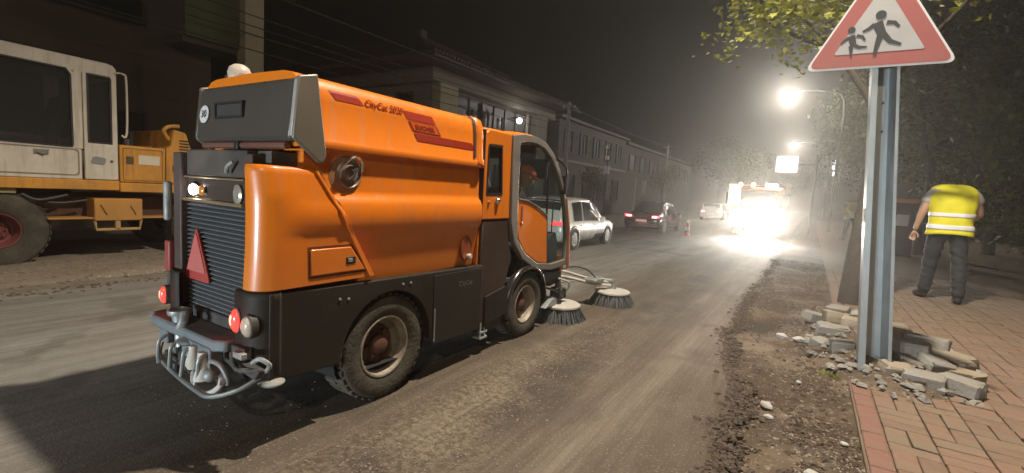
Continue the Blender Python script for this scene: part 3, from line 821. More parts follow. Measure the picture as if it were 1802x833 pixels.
def tree(loc, h, trunk_r, blobs, n, size, m, label, cat='tree', group=None, lean=(0, 0), shape=PLAIN, limbs=5, name='tree'):
    t = thing(name, loc, label, cat, group)
    x, y, z = loc
    b = MB()
    top = Vector((x + lean[0], y + lean[1], z + h))
    b.tube([(x, y, z - .1), (x + lean[0] * .15, y + lean[1] * .15, z + h * .2), (x + lean[0] * .55 + .05, y + lean[1] * .5, z + h * .6), top], [trunk_r * 1.35, trunk_r, trunk_r * .75, trunk_r * .45], 12, smooth_n=4)
    b.build('trunk', bark, t, smooth=60)
    bs = sorted(blobs, key=lambda q: -q[3])[:limbs]
    for q in bs:
        f0 = random.uniform(.55, .95)
        st = Vector((x + lean[0] * f0, y + lean[1] * f0, z + h * f0))
        en = Vector(q[:3]); md = (st + en) / 2 + Vector((0, 0, -.15 * (en - st).length * random.uniform(-.5, 1)))
        lb = MB(); lb.tube([st, md, en], [trunk_r * .5, trunk_r * .3, trunk_r * .08], 7, smooth_n=4)
        lb.build('limb', bark, t, smooth=60)
    crown('crown', blobs, n, size, m, t, shape)
    return t

# roadside maple whose leaves hang over the sign
tree((.60, 8.3, 0), 4.6, .13, [(-1.0, 8.3, 4.25, .42, .45, .36), (-.45, 8.1, 4.15, .55, .6, .34), (.15, 8.5, 4.5, .7, .7, .45), (1.05, 7.8, 4.35, .75, .5, .3), (1.7, 8.2, 4.6, .7, .6, .35),
      (-1.25, 8.0, 3.85, .18, .25, .28), (.3, 8.9, 5.4, 1.8, 1.3, .7), (1.35, 7.3, 3.98, .35, .3, .12), (-.5, 8.7, 3.75, .3, .3, .18)], 9500, .085, leaf_bright,
     'maple with a dark trunk behind the sign post and bright leaves above it', group=None, lean=(.12, 0.1), shape=MAPLE, limbs=7)
# dark trees behind the worker
hz = [((4.6, 15.5, 0), 3.6, [(4.4, 15.5, 3.2, 1.5, 1.3, 1.5), (5.6, 15.2, 4.4, 1.6, 1.4, 1.5), (3.6, 16, 4.6, 1.2, 1.2, 1.0), (4.8, 15.2, 1.6, 1.5, 1.0, .9)], 'dark bushy tree directly behind the worker in the vest', leaf_dark),
      ((7.0, 14.0, 0), 4.2, [(7, 14, 3.4, 1.9, 1.5, 1.8), (6.2, 13.6, 5.4, 1.7, 1.5, 1.4), (8.2, 14, 5.5, 1.9, 1.6, 1.6), (6.8, 13.2, 1.5, 1.8, 1.0, 1.1)], 'broad dark tree at the right edge of the picture', leaf_dark),
      ((3.1, 20.5, 0), 4.4, [(3.2, 20.5, 4.6, 1.5, 1.4, 1.5), (2.6, 20.3, 6.2, 1.5, 1.3, 1.2), (4.2, 20.8, 6.0, 1.6, 1.3, 1.3), (3.8, 20.6, 3.0, 1.1, .8, .8)], 'tree with yellowish lit leaves just right of the sign post', leaf_mid),
      ((5.6, 24.0, 0), 5.2, [(5.6, 24, 5.2, 2.3, 1.8, 2.1), (4.4, 24, 7.6, 2.0, 1.8, 1.6), (7.4, 24.2, 7.4, 2.3, 1.8, 1.9), (6.0, 24, 2.3, 2.4, 1.2, 1.3)], 'tall dark tree farther back between the two nearer ones', leaf_dark),
      ((2.6, 36.0, 0), 5.5, [(2.8, 36, 5.5, 2.2, 2.0, 2.2), (3.4, 36, 8.4, 2.3, 2.0, 1.9), (1.6, 36.5, 7.6, 1.5, 1.5, 1.4)], 'hazy tree on the right pavement beyond the distant worker', leaf_mid),
      ((3.4, 52.0, 0), 6.5, [(3.4, 52, 6.5, 3.0, 2.5, 3.0), (2.4, 52, 10, 2.6, 2.5, 2.2), (5.2, 53, 9.4, 3, 2.5, 2.4)], 'faint tree far down the right side of the street', leaf_mid)]
for loc, h, bl, lab, mm in hz:
    tree(loc, h, .16, bl, 15000 if loc[1] < 30 else 6000, .17 if loc[1] < 30 else .26, mm, lab, group='trees along the right side of the street')
bsh = thing('hedge', (6.5, 12.5, 0), 'low dark hedge at the back edge of the brick paving', 'hedge')
crown('foliage', [(5.1 + .9 * i, 11.8 + 1.05 * (3 - i) * .0 + 1.6 * abs(i - 1) * .5, .7, .9, .7, .75) for i in range(5)], 9000, .07, leaf_dark, bsh)
st = MB()
for i in range(9): st.tube([(5.0 + .5 * i, 12 + .2 * (i % 3), -.05), (5.05 + .5 * i, 12.1, .7)], [.03, .012], 6)
st.build('stem', bark, bsh); 
# left side small trees
tree((-10.0, 23.8, 0), 1.5, .05, [(-10.0, 23.8, 1.9, .55, .5, .6), (-9.8, 23.6, 2.5, .4, .4, .4), (-10.4, 23.9, 2.4, .4, .4, .4)], 2600, .09, leaf_mid, 'small young street tree behind the parked white car')
tree((-8.6, 32.0, 0), 2.0, .06, [(-8.6, 32, 2.5, .6, .6, .7), (-8.3, 32, 3.1, .5, .5, .5)], 1500, .12, leaf_mid, 'small hazy street tree beyond the dark sedan')

# ------------------------------------------------------------------ buildings
plaster = mat('grey plaster', (0.22, 0.208, 0.18), 0.9, var=0.12, vscale=1.5, dirt=.4, dcol=(.17, .16, .135), dscale=.8, bump=.15)
plaster2 = mat('dull plaster', (0.095, 0.088, 0.076), 0.9, var=0.12, vscale=1.2, dirt=.45, dcol=(.055, .05, .042), dscale=.7, bump=.15)
plaster3 = mat('brown dark plaster', (0.085, 0.065, 0.045), 0.9, var=0.2, vscale=1.2, dirt=.4, dcol=(.04, .035, .03), dscale=.7)
cream = mat('cream stucco', (0.42, 0.37, 0.27), 0.9, var=0.08, vscale=3, dirt=.35, dcol=(.28, .24, .17), dscale=2, bump=.12)
olive = mat('olive stucco', (0.105, 0.12, 0.055), 0.9, var=0.12, vscale=2, dirt=.4, dcol=(.07, .075, .04), dscale=1.5, bump=.12)
tilem = mat('roof tile', (0.085, 0.055, 0.042), 0.85, var=0.35, vscale=6, bump=.3)
darkwood = mat('dark wood', (0.045, 0.036, 0.028), 0.6, var=0.25, vscale=10)
pane_m = mat('dark window pane', (0.018, 0.02, 0.022), 0.38, var=0.3, vscale=1.5, spec=.2)
paleframe = mat('pale window frame', (0.42, 0.41, 0.38), 0.6, var=0.1)

# building on the left with pillar and balcony
bd = thing('apartment_building', (-13, 5, 0), 'dark apartment block behind the excavator with cream pillar and olive balcony', 'building')
MB().box(-18, -13.2, -8, 6.2, 0, 9).build('wall', plaster3, bd)
MB().box(-12.35, -11.98, 6.40, 6.86, 0, 8.5).build('pillar', cream, bd, bevel=.01)
MB().box(-12.33, -12.22, 5.2, 6.39, 4.42, 7.29).build('balcony_parapet', olive, bd)
MB().box(-13.19, -12.34, 5.2, 6.39, 4.30, 4.46).build('balcony_slab', plaster2, bd)
MB().box(-13.19, -12.0, -6, 6.86, 7.3, 7.5).build('roof_slab', plaster2, bd)
for (a, q) in ((-5.2, -3.6), (-2.6, -1.0), (0.2, 1.8), (3.2, 4.8)):
    for z in (1.0, 4.6):
        f_ = MB().ring([(a, z), (q, z), (q, z + 1.7), (a, z + 1.7)], [(a + .07, z + .07), (q - .07, z + .07), (q - .07, z + 1.63), (a + .07, z + 1.63)], 'x', -13.19, -13.13).build('window', darkwood, bd)
        MB().box(-13.19, -13.16, a + .071, q - .071, z + .071, z + 1.629).build('pane', pane_m, f_)

# house with the wide eaves
hs = thing('house', (-14, 18, 0), 'grey two storey house with wide eaves, pale corner pillars and a lamp', 'house')
MB().box(-20, -12.45, 13.5, 22.6, 0, 5.2).build('wall', plaster, hs)
MB().box(-20.3, -12.1, 13.2, 22.9, 5.20, 5.72).build('cornice', plaster, hs, bevel=.03)
for (y0, y1) in ((13.55, 14.6), (20.9, 21.9)):
    MB().box(-12.44, -12.02, y0, y1, 0, 5.19).build('pillar', cream if y0 < 15 else plaster, hs, bevel=.015)
rf = MB()
ex, ey0, ey1, zr0, zr1 = -11.25, 12.2, 24.0, 5.9, 8.3
c0 = (ex, ey0, zr0); c1 = (ex, ey1, zr0); c2 = (-21.2, ey1, zr0); c3 = (-21.2, ey0, zr0)
r0 = (-16.2, 16.5, zr1); r1_ = (-16.2, 19.7, zr1)
rf.add([c0, c1, c2, c3, r0, r1_, (ex, ey0, zr0 - .16), (ex, ey1, zr0 - .16), (-21.2, ey1, zr0 - .16), (-21.2, ey0, zr0 - .16)],
       [(0, 1, 5, 4), (1, 2, 5), (2, 3, 4, 5), (3, 0, 4), (6, 9, 8, 7), (0, 6, 7, 1), (1, 7, 8, 2), (2, 8, 9, 3), (3, 9, 6, 0)])
rfo = rf.build('roof', tilem, hs, smooth=0)
# tile courses along the eave, each end a piece of its own
tme = None
for i in range(58):
    y = ey0 + .1 + i * .2
    if y > ey1: break
    if tme is None:
        bb = MB(); bb.tube([(0, 0, 0), (-.5, 0, .245)], [.075, .065], 8)
        o = bb.build('tile', tilem, rfo); tme = o
        off = root_loc(rfo)
        for v in o.data.vertices: v.co += off
    else:
        o = tme.copy(); COL.objects.link(o); o.parent = rfo
    o.location = Vector((ex + .06, y, zr0 + .01)) - root_loc(rfo) + Vector((0, 0, random.uniform(-.012, .015)))
tme.location = Vector((ex + .06, ey0 + .1, zr0 + .01)) - root_loc(rfo)
MB().tube([(ex + .05, ey0, zr0 - .12), (ex + .05, ey1, zr0 - .12)], .06, 8).build('gutter', darkwood, hs)
soff = MB()
for i in range(22): soff.box(-12.4, ex + .02, ey0 + .2 + i * .54, ey0 + .28 + i * .54, 5.735, 5.80)
soff.build('rafter', darkwood, hs)['kind'] = 'stuff'
MB().box(-15.6, -15.3, 15.8, 16.2, 7.0, 8.2).build('chimney', plaster2, rfo, bevel=.02)
def window(par, x, y0, y1, z0, z1, nm=2, fm=darkwood, t=.06):
    f_ = MB().ring([(y0, z0), (y1, z0), (y1, z1), (y0, z1)], [(y0 + t, z0 + t), (y1 - t, z0 + t), (y1 - t, z1 - t), (y0 + t, z1 - t)], 'x', x, x + .09).build('window', fm, par)
    for k in range(nm):
        a = y0 + t + (y1 - y0 - 2 * t) * k / nm; q = y0 + t + (y1 - y0 - 2 * t) * (k + 1) / nm
        MB().box(x + .002, x + .03, a + .012, q - .012, z0 + t + .002, z1 - t - .002).build('pane', pane_m, f_)
    for k in range(1, nm):
        a = y0 + t + (y1 - y0 - 2 * t) * k / nm
        MB().box(x + .001, x + .08, a - .011, a + .011, z0 + t, z1 - t).build('mullion', fm, f_)
    return f_
wm = window(hs, -12.44, 14.8, 20.3, 3.3, 5.1, 6)
MB().box(-12.44, -12.30, 20.32, 20.46, 3.2, 5.12).build('window_jamb', paleframe, hs)
for y in (15.9, 17.0, 18.1):
    q = MB(); q.tube([(-12.30, y, 3.36), (-12.30, y + .02, 4.4)], [.035, .05], 8); q.sphere((-12.30, y + .02, 4.5), .11, 10, 6, (.6, 1, 1)); q.build('round_topped_post', plaster2, hs)  # slim posts with round heads standing before the panes
window(hs, -12.44, 14.9, 17.2, .9, 2.5, 2); window(hs, -12.44, 17.9, 20.2, .9, 2.5, 2)
# end wall facing the camera
def window_y(par, y, x0, x1, z0, z1, fm=darkwood, t=.06):
    f_ = MB().ring([(x0, z0), (x1, z0), (x1, z1), (x0, z1)], [(x0 + t, z0 + t), (x1 - t, z0 + t), (x1 - t, z1 - t), (x0 + t, z1 - t)], 'y', y - .09, y).build('window', fm, par)
    MB().box(x0 + t + .002, x1 - t - .002, y - .04, y - .01, z0 + t + .002, z1 - t - .002).build('pane', pane_m, f_)
window_y(hs, 13.49, -14.2, -13.3, 3.6, 4.9); window_y(hs, 13.49, -16.6, -15.4, 3.6, 4.9)
lp = thing('wall_lamp', (-12.0, 19.1, 4.6), 'round lit wall lamp by the window of the grey house', 'lamp')
MB().cyl((-12.42, 19.1, 4.75), (-12.0, 19.1, 4.75), .03).build('bracket', darkwood, lp)
MB().sphere((-12.0, 19.1, 4.62), .13).build('globe', glow('wall lamp globe', (1, .96, .9), 14), lp)
point_light('bulb', (-11.8, 19.1, 4.62), 22, (1, .93, .8), lp, .1)

# row of grey buildings farther along on the left
bz = thing('terrace_building', (-14, 28, 0), 'long plain grey building with upper windows beyond the house', 'building')
MB().box(-20, -12.2, 23.6, 34.6, 0, 5.5).build('wall', plaster2, bz)
MB().box(-20.2, -11.95, 23.4, 34.8, 5.5, 5.65).build('roof_slab', darkwood, bz)
MB().box(-12.2, -12.1, 23.6, 34.6, 3.15, 3.3).build('string_course', plaster, bz)
for i in range(5): window(bz, -12.19, 24.3 + i * 2.05, 25.3 + i * 2.05, 3.7, 5.0, 2)
for i in range(4): window(bz, -12.19, 24.6 + i * 2.5, 25.9 + i * 2.5, 1.0, 2.5, 1)
bz = thing('terrace_building', (-14, 44, 0), 'low hazy building at the far end of the left row', 'building')
MB().box(-20, -12.4, 34.7, 58, 0, 5.3).build('wall', plaster2, bz)
MB().box(-20.2, -12.1, 34.9, 58.2, 5.3, 5.5).build('roof_slab', darkwood, bz)
for i in range(8): window(bz, -12.39, 36 + i * 2.7, 37.4 + i * 2.7, 3.4, 4.7, 1)
bz = thing('far_building', (-2, 150, 0), 'dim building closing the end of the street behind the haze', 'building')
MB().box(-24, 2, 150, 160, 0, 8).build('wall', plaster2, bz)
MB().add([(-25, 149, 8), (3, 149, 8), (3, 161, 8), (-25, 161, 8), (-25, 155, 11), (3, 155, 11)], [(0, 1, 5, 4), (2, 3, 4, 5), (1, 2, 5), (3, 0, 4), (3, 2, 1, 0)]).build('roof', tilem, bz, smooth=0)
tree((-7.5, 60, 0), 5, .25, [(-7.5, 60, 5, 3, 2.5, 2.6), (-9.5, 61, 6.4, 3, 2.5, 2.4), (-6.2, 60, 3.4, 1.6, 1.4, 1.4)], 11000, .20, leaf_dark, 'dark tree in the haze at the far left of the street')
tree((-4.5, 96, 0), 6, .3, [(-4.5, 96, 6, 4, 3, 3.6), (-8.5, 97, 7, 4, 3, 3.5), (-.5, 98, 6.5, 3.6, 3, 3)], 16000, .26, leaf_dark, 'barely visible tree clump closing the street behind the lights')
tree((5.5, 80, 0), 8, .3, [(5.5, 80, 8, 4, 3, 4), (3.6, 80, 12, 3, 3, 3), (8.5, 80, 11, 4, 3, 4)], 5000, .32, leaf_dark, 'tallest faint tree far along the right side of the street')

# ------------------------------------------------------------------ poles and wires
wood_pole = mat('pole concrete', (0.24, 0.22, 0.19), 0.9, var=.15, vscale=5, dirt=.4)
def pole(x, y, h, label, arm=True):
    t = thing('utility_pole', (x, y, 0), label, 'pole', 'utility poles carrying the wires')
    MB().tube([(x, y, -.1), (x, y, h)], [.13, .08], 10).build('post', wood_pole, t)
    MB().box(x - .35, x + .35, y - .04, y + .04, h - .35, h - .27).build('crossarm', darkwood, t)
    for dx in (-.28, 0, .28):
        q = MB(); q.lathe([(.03, 0), (.045, .03), (.03, .06), (.04, .09), (.001, .11)], (x + dx, y, h - .27), 'z', 8); q.build('insulator', whitep, t)
    return t
pole(-10.0, -7.0, 5.6, 'utility pole out past the excavator carrying the overhead wires')
pole(-10.0, 20.2, 5.6, 'thin utility pole in front of the gap after the grey house')
pole(-10.0, 38.0, 5.6, 'far utility pole in front of the low hazy building')
for i, (dx, z, nm) in enumerate(((0, 5.15, 'topmost'), (-.05, 4.62, 'second'), (.05, 4.38, 'third'), (0.1, 4.2, 'fourth'), (.0, 3.92, 'lowest'))):
    pts = []
    for (ya, yb) in ((-7, 20.2), (20.2, 38)):
        for k in range(13 if ya < 0 else 8):
            n_ = 12 if ya < 0 else 7
            t = k / n_
            pts.append((-10 + dx, ya + (yb - ya) * t, z + .25 - (1.0 if ya < 0 else .5) * t * (1 - t)))
    q = MB().tube(pts, .012 if i else .02, 5)
    tag(q.build('wire', rubber, loc=(-10, 6, 4)), nm + ' of the overhead wires running past the cream pillar', 'wire', 'overhead wires')
t = thing('lamp_post', (-9.6, 24.5, 0), 'thin dark post with two small white boxes beyond the house', 'post')
MB().tube([(-9.6, 24.5, -.1), (-9.6, 24.5, 3.9)], .045, 8).build('post', darkwood, t)
MB().box(-9.72, -9.44, 24.36, 24.44, 2.55, 2.95).build('sign_plate', whitep, t)
MB().box(-9.70, -9.50, 24.30, 24.44, 3.3, 3.5).build('sign_plate', whitep, t)
MB().sphere((-9.7, 24.5, 3.95), .09).build('finial', whitep, t)
t = thing('banner_sign', (-9.2, 30.0, 0), 'tall narrow white sign on a bracket above the dark sedan', 'sign')
MB().tube([(-9.75, 30, -.1), (-9.75, 30, 2.6)], .04, 8).build('post', paleframe, t)
MB().tube([(-9.75, 30, 1.25), (-9.05, 30, 1.35)], .03, 6).build('bracket', paleframe, t)
MB().box(-9.32, -9.05, 29.96, 30.0, 1.55, 2.45).build('sign_plate', whitep, t)
V = [((-9.28 + .08 * (i % 2)), 29.955, 1.65 + .09 * i) for i in range(8)]

# ================================================================== STREET SWEEPER
XC = -2.70
SW = thing('street_sweeper', (XC, 2.9, 0), 'orange compact street sweeper with grey tailgate and red decals working on the road', 'street sweeper')
def U(s, u): return XC + s * u
# hopper body -------------------------------------------------------
half = [(.42, .78), (.455, 1.02), (.462, 1.07), (.478, 1.09), (.495, 1.12), (.503, 1.19), (.497, 1.26), (.48, 1.295), (.462, 1.31), (.456, 1.34), (.452, 1.57)]
half_lid = [(.452, 1.555), (.494, 1.56), (.498, 1.575), (.494, 1.60), (.484, 1.612), (.474, 1.80), (.464, 1.86), (.444, 1.905), (.405, 1.93), (.34, 1.942), (0, 1.95)]
def section(hf, y, dz=0, sc=1.0):
    L_ = [(XC + u * sc, y, z + dz) for u, z in hf]
    L_ += [(XC - u * sc, y, z + dz) for u, z in reversed(hf) if u > 0]
    return L_
b = MB(); rows = [section(half, y) for y in frange(1.50, 3.03, 10)]
b.grid(rows)
n = len(rows[0]); b.f.append(tuple(range(n))); b.f.append(tuple(reversed(range(10 * n, 11 * n))))
hop = b.build('hopper', orange, SW, smooth=40)
b = MB(); ys = frange(1.46, 2.99, 10)
rows = [section(half_lid, y) for y in ys] + [section([(u * .985, z) if z < 1.7 else (u * .97, z - .02) for u, z in half_lid], 3.02)]
b.grid(rows); n = len(rows[0]); b.f.append(tuple(range(n))); b.f.append(tuple(reversed(range(11 * n, 12 * n))))
lid = b.build('hopper_lid', orange, SW, smooth=40)
# raised front rim of the lid with its dark seam
for s in (1,):
    q = MB(); pr = [(u + .006, z + .006) for u, z in half_lid if z > 1.6]
    q.grid([section(pr, 2.90), section([(u + .004, z + .004) for u, z in pr], 2.905), section([(u + .004, z + .004) for u, z in pr], 2.925), section(pr, 2.93)])
    q.build('lid_seal', mat('brown seal', (.06, .025, .015), .6), SW, smooth=40)
    q = MB(); pr = [(u + .012, z + .010) for u, z in half_lid if z > 1.5]
    rows = [section([(u - .012, z - .01) for u, z in pr], 2.935), section(pr, 2.945), section(pr, 3.01), section([(u - .02, z - .015) for u, z in pr], 3.04)]
    q.grid(rows); n = len(rows[0]); q.f.append(tuple(reversed(range(3 * n, 4 * n))))
    q.build('lid_rim', orange, SW, smooth=60)
# decals on the right flank of the lid
def lid_u(z): return float(np.interp(z, [1.612, 1.80, 1.86, 1.905], [.484, .474, .464, .444])) + .0025
def decal(poly, name='stripe', m=red_dec, par=lid, d=.0, sides=(1, -1)):
    for s in sides:
        # split in z so that it follows the flank
        zs = sorted(set([p[1] for p in poly] + [1.80, 1.86]))
        zs = [z for z in zs if min(p[1] for p in poly) <= z <= max(p[1] for p in poly)]
        rows = []
        for z in zs:
            xs_ = []
            for i in range(len(poly)):
                (y0, z0), (y1, z1) = poly[i], poly[(i + 1) % len(poly)]
                if abs(z1 - z0) < 1e-9:
                    if abs(z - z0) < 1e-9: xs_ += [y0, y1]
                elif min(z0, z1) - 1e-9 <= z <= max(z0, z1) + 1e-9: xs_.append(y0 + (y1 - y0) * (z - z0) / (z1 - z0))
            a, q = min(xs_), max(xs_)
            rows.append([(U(s, lid_u(z) + d), a + (q - a) * t / 3, z) for t in range(4)])
        mb = MB(); mb.grid(rows); mb.build(name, m, par, smooth=0)
decal([(1.63, 1.872), (1.82, 1.872), (1.865, 1.825), (1.675, 1.825)])
decal([(2.17, 1.855), (2.44, 1.855), (2.475, 1.805), (2.205, 1.805)])
decal([(2.212, 1.796), (2.48, 1.796), (2.53, 1.737), (2.255, 1.737)], 'logo_frame')
decal([(2.232, 1.790), (2.468, 1.790), (2.505, 1.743), (2.268, 1.743)], 'logo_field', mat('logo orange', (0.55, .10, .01), .45), d=.0012)
decal([(2.262, 1.728), (2.88, 1.728), (2.92, 1.678), (2.30, 1.678)])
for s in (1, -1):
    ux = (0, s, 0)
    place_text('CityCat 2020', .062, (U(s, lid_u(1.845) + .002), 2.015, 1.842), ux, (-.05 * s, 0, 1), red_dec, lid, depth=.0008, shear=.2, bold=.0006, sx=.88)
    place_text('BUCHER', .040, (U(s, lid_u(1.767) + .0035), 2.37, 1.767), ux, (-.05 * s, 0, 1), red_dec, lid, depth=.0006, shear=-.3, bold=.001, sx=1.2)
# round opening with its stub in the lower front of the hopper, and cover
for s in (1,):
    q = MB(); q.lathe([(.001, 0), (.055, 0), (.062, .006), (.066, .004), (.066, -.01)], (U(s, .459), 2.90, .925), 'x', 24)
    q.v = [(x, y, .925 + (z - .925) * 1.45) for x, y, z in q.v]
    q.build('suction_port', mat('dark orange recess', (.20, .045, .008), .6, var=.1), hop)
    q = MB(); q.lathe([(.02, 0), (.024, .02), (.016, .035), (.001, .036)], (U(s, .462), 2.92, .86), 'x', 14); q.build('port_cap', palehose, hop)
# side shell panels --------------------------------------------------
def y_end(z):
    return float(np.interp(z, [.80, 1.08, 1.44, 1.455, 1.47], [1.97, 1.80, 1.565, 1.53, 1.45]))
def bulge(z, y):
    k = float(np.interp(y, [1.33, 1.48], [0, 1]))
    return k * .020 * math.exp(-((z - 1.19) / .075) ** 4)
for s in (1, -1):
    rows = []
    zs = [.822, .832, .86, .92, 1.0, 1.06, 1.085, 1.11, 1.15, 1.19, 1.23, 1.27, 1.295, 1.33, 1.38, 1.41, 1.435, 1.448, 1.452]
    for i, z in enumerate(zs):
        ye = y_end(z)
        ins = .0
        if i == 0: ins = .03
        if i == len(zs) - 2: ins = .01
        if i == len(zs) - 1: ins = .10
        tp = max(0, (z - 1.30)) * .16
        bt = .03 * max(0, (1.0 - z)) * 0
        row = []
        yr = 1.235 + .02 * max(0, z - 1.1) + (0.012 * math.sin((z - .82) * 5)) + (.13 if s < 0 else 0)
        for t in [0, .5, 1]: row.append((.36 + .02 * t, yr + ins * .4))
        row[0] = (.33, yr + .06 + ins * .4)
        ra = .105
        for k in range(9):
            a = PI / 2 * k / 8
            row.append((.398 + ra * math.sin(a) - tp - ins, yr + ra - ra * math.cos(a) + ins * .4 * (1 - k / 8)))
        y0 = yr + ra
        for t in (.12, .25, .4, .55, .7, .85, .95, 1.0):
            yy = y0 + (ye - y0) * t
            row.append((.503 - tp + bulge(z, yy) - ins, yy))
        row.append((.503 - tp + bulge(z, ye) - ins - .012, ye + .010))
        row.append((.45 - ins, ye + .012))
        rows.append([(U(s, u), y, z) for u, y in row])
    q = MB(); q.grid(rows); q.build('side_panel', orange, SW, smooth=50)
    edge = [rows[i][-4] for i in range(1, len(rows) - 2)]
    q = MB(); q.tube([(x + s * .002, y - .006, z) for x, y, z in edge], .0075, 7); q.build('panel_lip', orange, SW)
    q = MB(); q.tube([(U(s, .468 + .03 * (1 if 1.1 < z < 1.29 else 0)), y + .020, z) for x, y, z in edge], .011, 6); q.build('panel_gap', mat('panel gap', (.05, .012, .006), .8), SW)
    # access hatch with latch
    P0 = [(1.50, 1.035), (1.775, 1.035), (1.90, .868), (1.505, .868)]
    if s < 0: P0 = P0[::-1]
    P1 = offset_poly(P0, .012)
    a0, a1 = (U(s, .495), U(s, .512)) 
    q = MB(); q.prism(P1, 'x', min(a0, a1), max(a0, a1))
    hd = q.build('access_hatch', orange, SW, bevel=.006, smooth=40)
    q = MB(); q.ring(offset_poly(P0, -.002), offset_poly(P0, .010), 'x', min(U(s, .495), U(s, .5045)), max(U(s, .495), U(s, .5045)))
    q.build('hatch_seal', mat('hatch groove', (.12, .025, .008), .6, var=.1), hd)
    q = MB(); q.box(*sorted((U(s, .511), U(s, .5155))), 1.735, 1.80, .925, .965); q.build('latch', black_m, hd, bevel=.003)
    q = MB(); q.box(*sorted((U(s, .515), U(s, .519))), 1.745, 1.775, .935, .957); q.build('latch_button', greymetal, hd, bevel=.002)
# ribbed round cover (filler) on the flank
q = MB(); cc = (U(1, .452), 1.78, 1.435)
q.lathe([(.085, 0), (.088, .012), (.078, .022), (.070, .016), (.052, .016), (.046, .03), (.03, .034), (.001, .034)], cc, 'x', 28)
cov = q.build('filler_cover', mat('brownish steel cover', (.20, .15, .12), .45, metal=.5, var=.3, vscale=20, dirt=.5), SW)
q = MB(); q.tube([(cc[0] + .03, 1.715, 1.455), (cc[0] + .055, 1.73, 1.50), (cc[0] + .055, 1.79, 1.53), (cc[0] + .04, 1.84, 1.505), (cc[0] + .02, 1.86, 1.45)], .009, 8, smooth_n=4)
q.build('handle', chrome, cov)
q = MB()
for k in range(3): q.tube([(cc[0] + .036, 1.76 + .012 * k, 1.40), (cc[0] + .042, 1.79 + .01 * k, 1.435 + .01 * k), (cc[0] + .036, 1.765 + .02 * k, 1.465)], .006, 6, smooth_n=3)
q.build('latch', chassis, cov)
q = MB(); q.lathe([(.11, 0), (.112, .004), (.10, .008), (.001, .008)], (U(1, .451), 1.76, 1.42), 'x', 28); q.build('cover_plate', mat('cover mud', (.26, .12, .05), .8, var=.3, dirt=.5), SW)

# tailgate ------------------------------------------------------------
hatch_prof = [(1.445, 1.893), (1.43, 1.86), (1.412, 1.66), (1.405, 1.60), (1.42, 1.575), (1.48, 1.575), (1.50, 1.60), (1.50, 1.905)]
q = MB(); q.prism(hatch_prof, 'x', XC - .475, XC + .475)
tg = q.build('tailgate', hatchgrey, SW, bevel=.012, segs=3)
for s in (1, -1):
    q = MB(); q.prism([(1.435, 1.900), (1.545, 1.930), (1.605, 1.52), (1.585, 1.475), (1.555, 1.48), (1.41, 1.592)] if s > 0 else [(1.435, 1.900), (1.545, 1.930), (1.605, 1.52), (1.585, 1.475), (1.555, 1.48), (1.41, 1.592)][::-1], 'x', *sorted((U(s, .474), U(s, .502))))
    q.build('tailgate_cheek', hatchlight, tg, bevel=.010, segs=3)
    q = MB(); q.prism([(1.404, 1.60), (1.432, 1.885), (1.445, 1.885), (1.425, 1.60)], 'x', *sorted((U(s, .468), U(s, .494))))
    ed = q.build('tailgate_edge', mat('worn bright edge', (.36, .34, .31), .5, metal=.3, var=.4, vscale=24, dirt=.4) if s > 0 else hatchgrey, tg, bevel=.005)
q = MB(); q.ring([(-2.96, 1.795), (-2.66, 1.795), (-2.66, 1.705), (-2.96, 1.705)], [(-2.945, 1.783), (-2.675, 1.783), (-2.675, 1.717), (-2.945, 1.717)], 'y', 1.405, 1.425)
for i in range(4): 
    for j in (0, 3): q.v[i + 4 * j] = q.v[i + 4 * j]
hr = q.build('handle_frame', black_m, tg)
q = MB(); q.box(-2.944, -2.676, 1.412, 1.424, 1.718, 1.782); q.build('handle_recess', mat('recess grey', (.035, .03, .028), .6), hr)
rs = MB(); rs.lathe([(.052, 0), (.052, -.004), (.001, -.004)], (0, 0, 0), 'y', 28)
rs.v = [(x - 3.085, y + 1.413 + (z) * .1, z + 1.735) for x, y, z in rs.v]
rp = rs.build('speed_sticker', mat('dirty white sticker', (.55, .52, .50), .6, var=.15, vscale=30, dirt=.3), tg)
place_text('30', .062, (-3.085, 1.4065, 1.735), (1, 0, 0), (0, .1, 1), signblack, rp, depth=.0006)
# rounded lip below the tailgate
q = MB(); q.tube([(U(-1, .42), 1.43, 1.555), (U(1, .42), 1.43, 1.555)], .018, 10); q.build('tailgate_lip', mat('reddish bar', (.16, .07, .05), .5, metal=.2, var=.2, dirt=.3), SW)
q = MB(); q.box(U(-1, .04), U(1, .0), 1.40, 1.45, 1.53, 1.575); q.build('tailgate_hinge', black_m, SW, bevel=.006)
# top of tail: orange roof strip seen over the tailgate plus beacon
q = MB(); q.tube([(-3.10, 1.56, 1.93), (-3.10, 1.56, 1.99)], .025, 10); bc = q.build('beacon_stem', black_m, SW)
q = MB(); q.lathe([(.055, 0), (.072, .01), (.072, .02), (.062, .03), (.066, .07), (.055, .10), (.03, .118), (.001, .122)], (-3.06, 1.60, 1.945), 'z', 24)
q.build('beacon', mat('dusty beacon lens', (.45, .39, .31), .35, var=.15, dirt=.45, dcol=(.3, .25, .2), dscale=9), SW)
q = MB(); q.lathe([(.035, 0), (.045, .012), (.04, .05), (.02, .065), (.001, .067)], (-2.94, 1.58, 1.94), 'z', 18); q.build('vent_cap', mat('dusty cap', (.38, .30, .24), .5, var=.2, dirt=.4), SW)

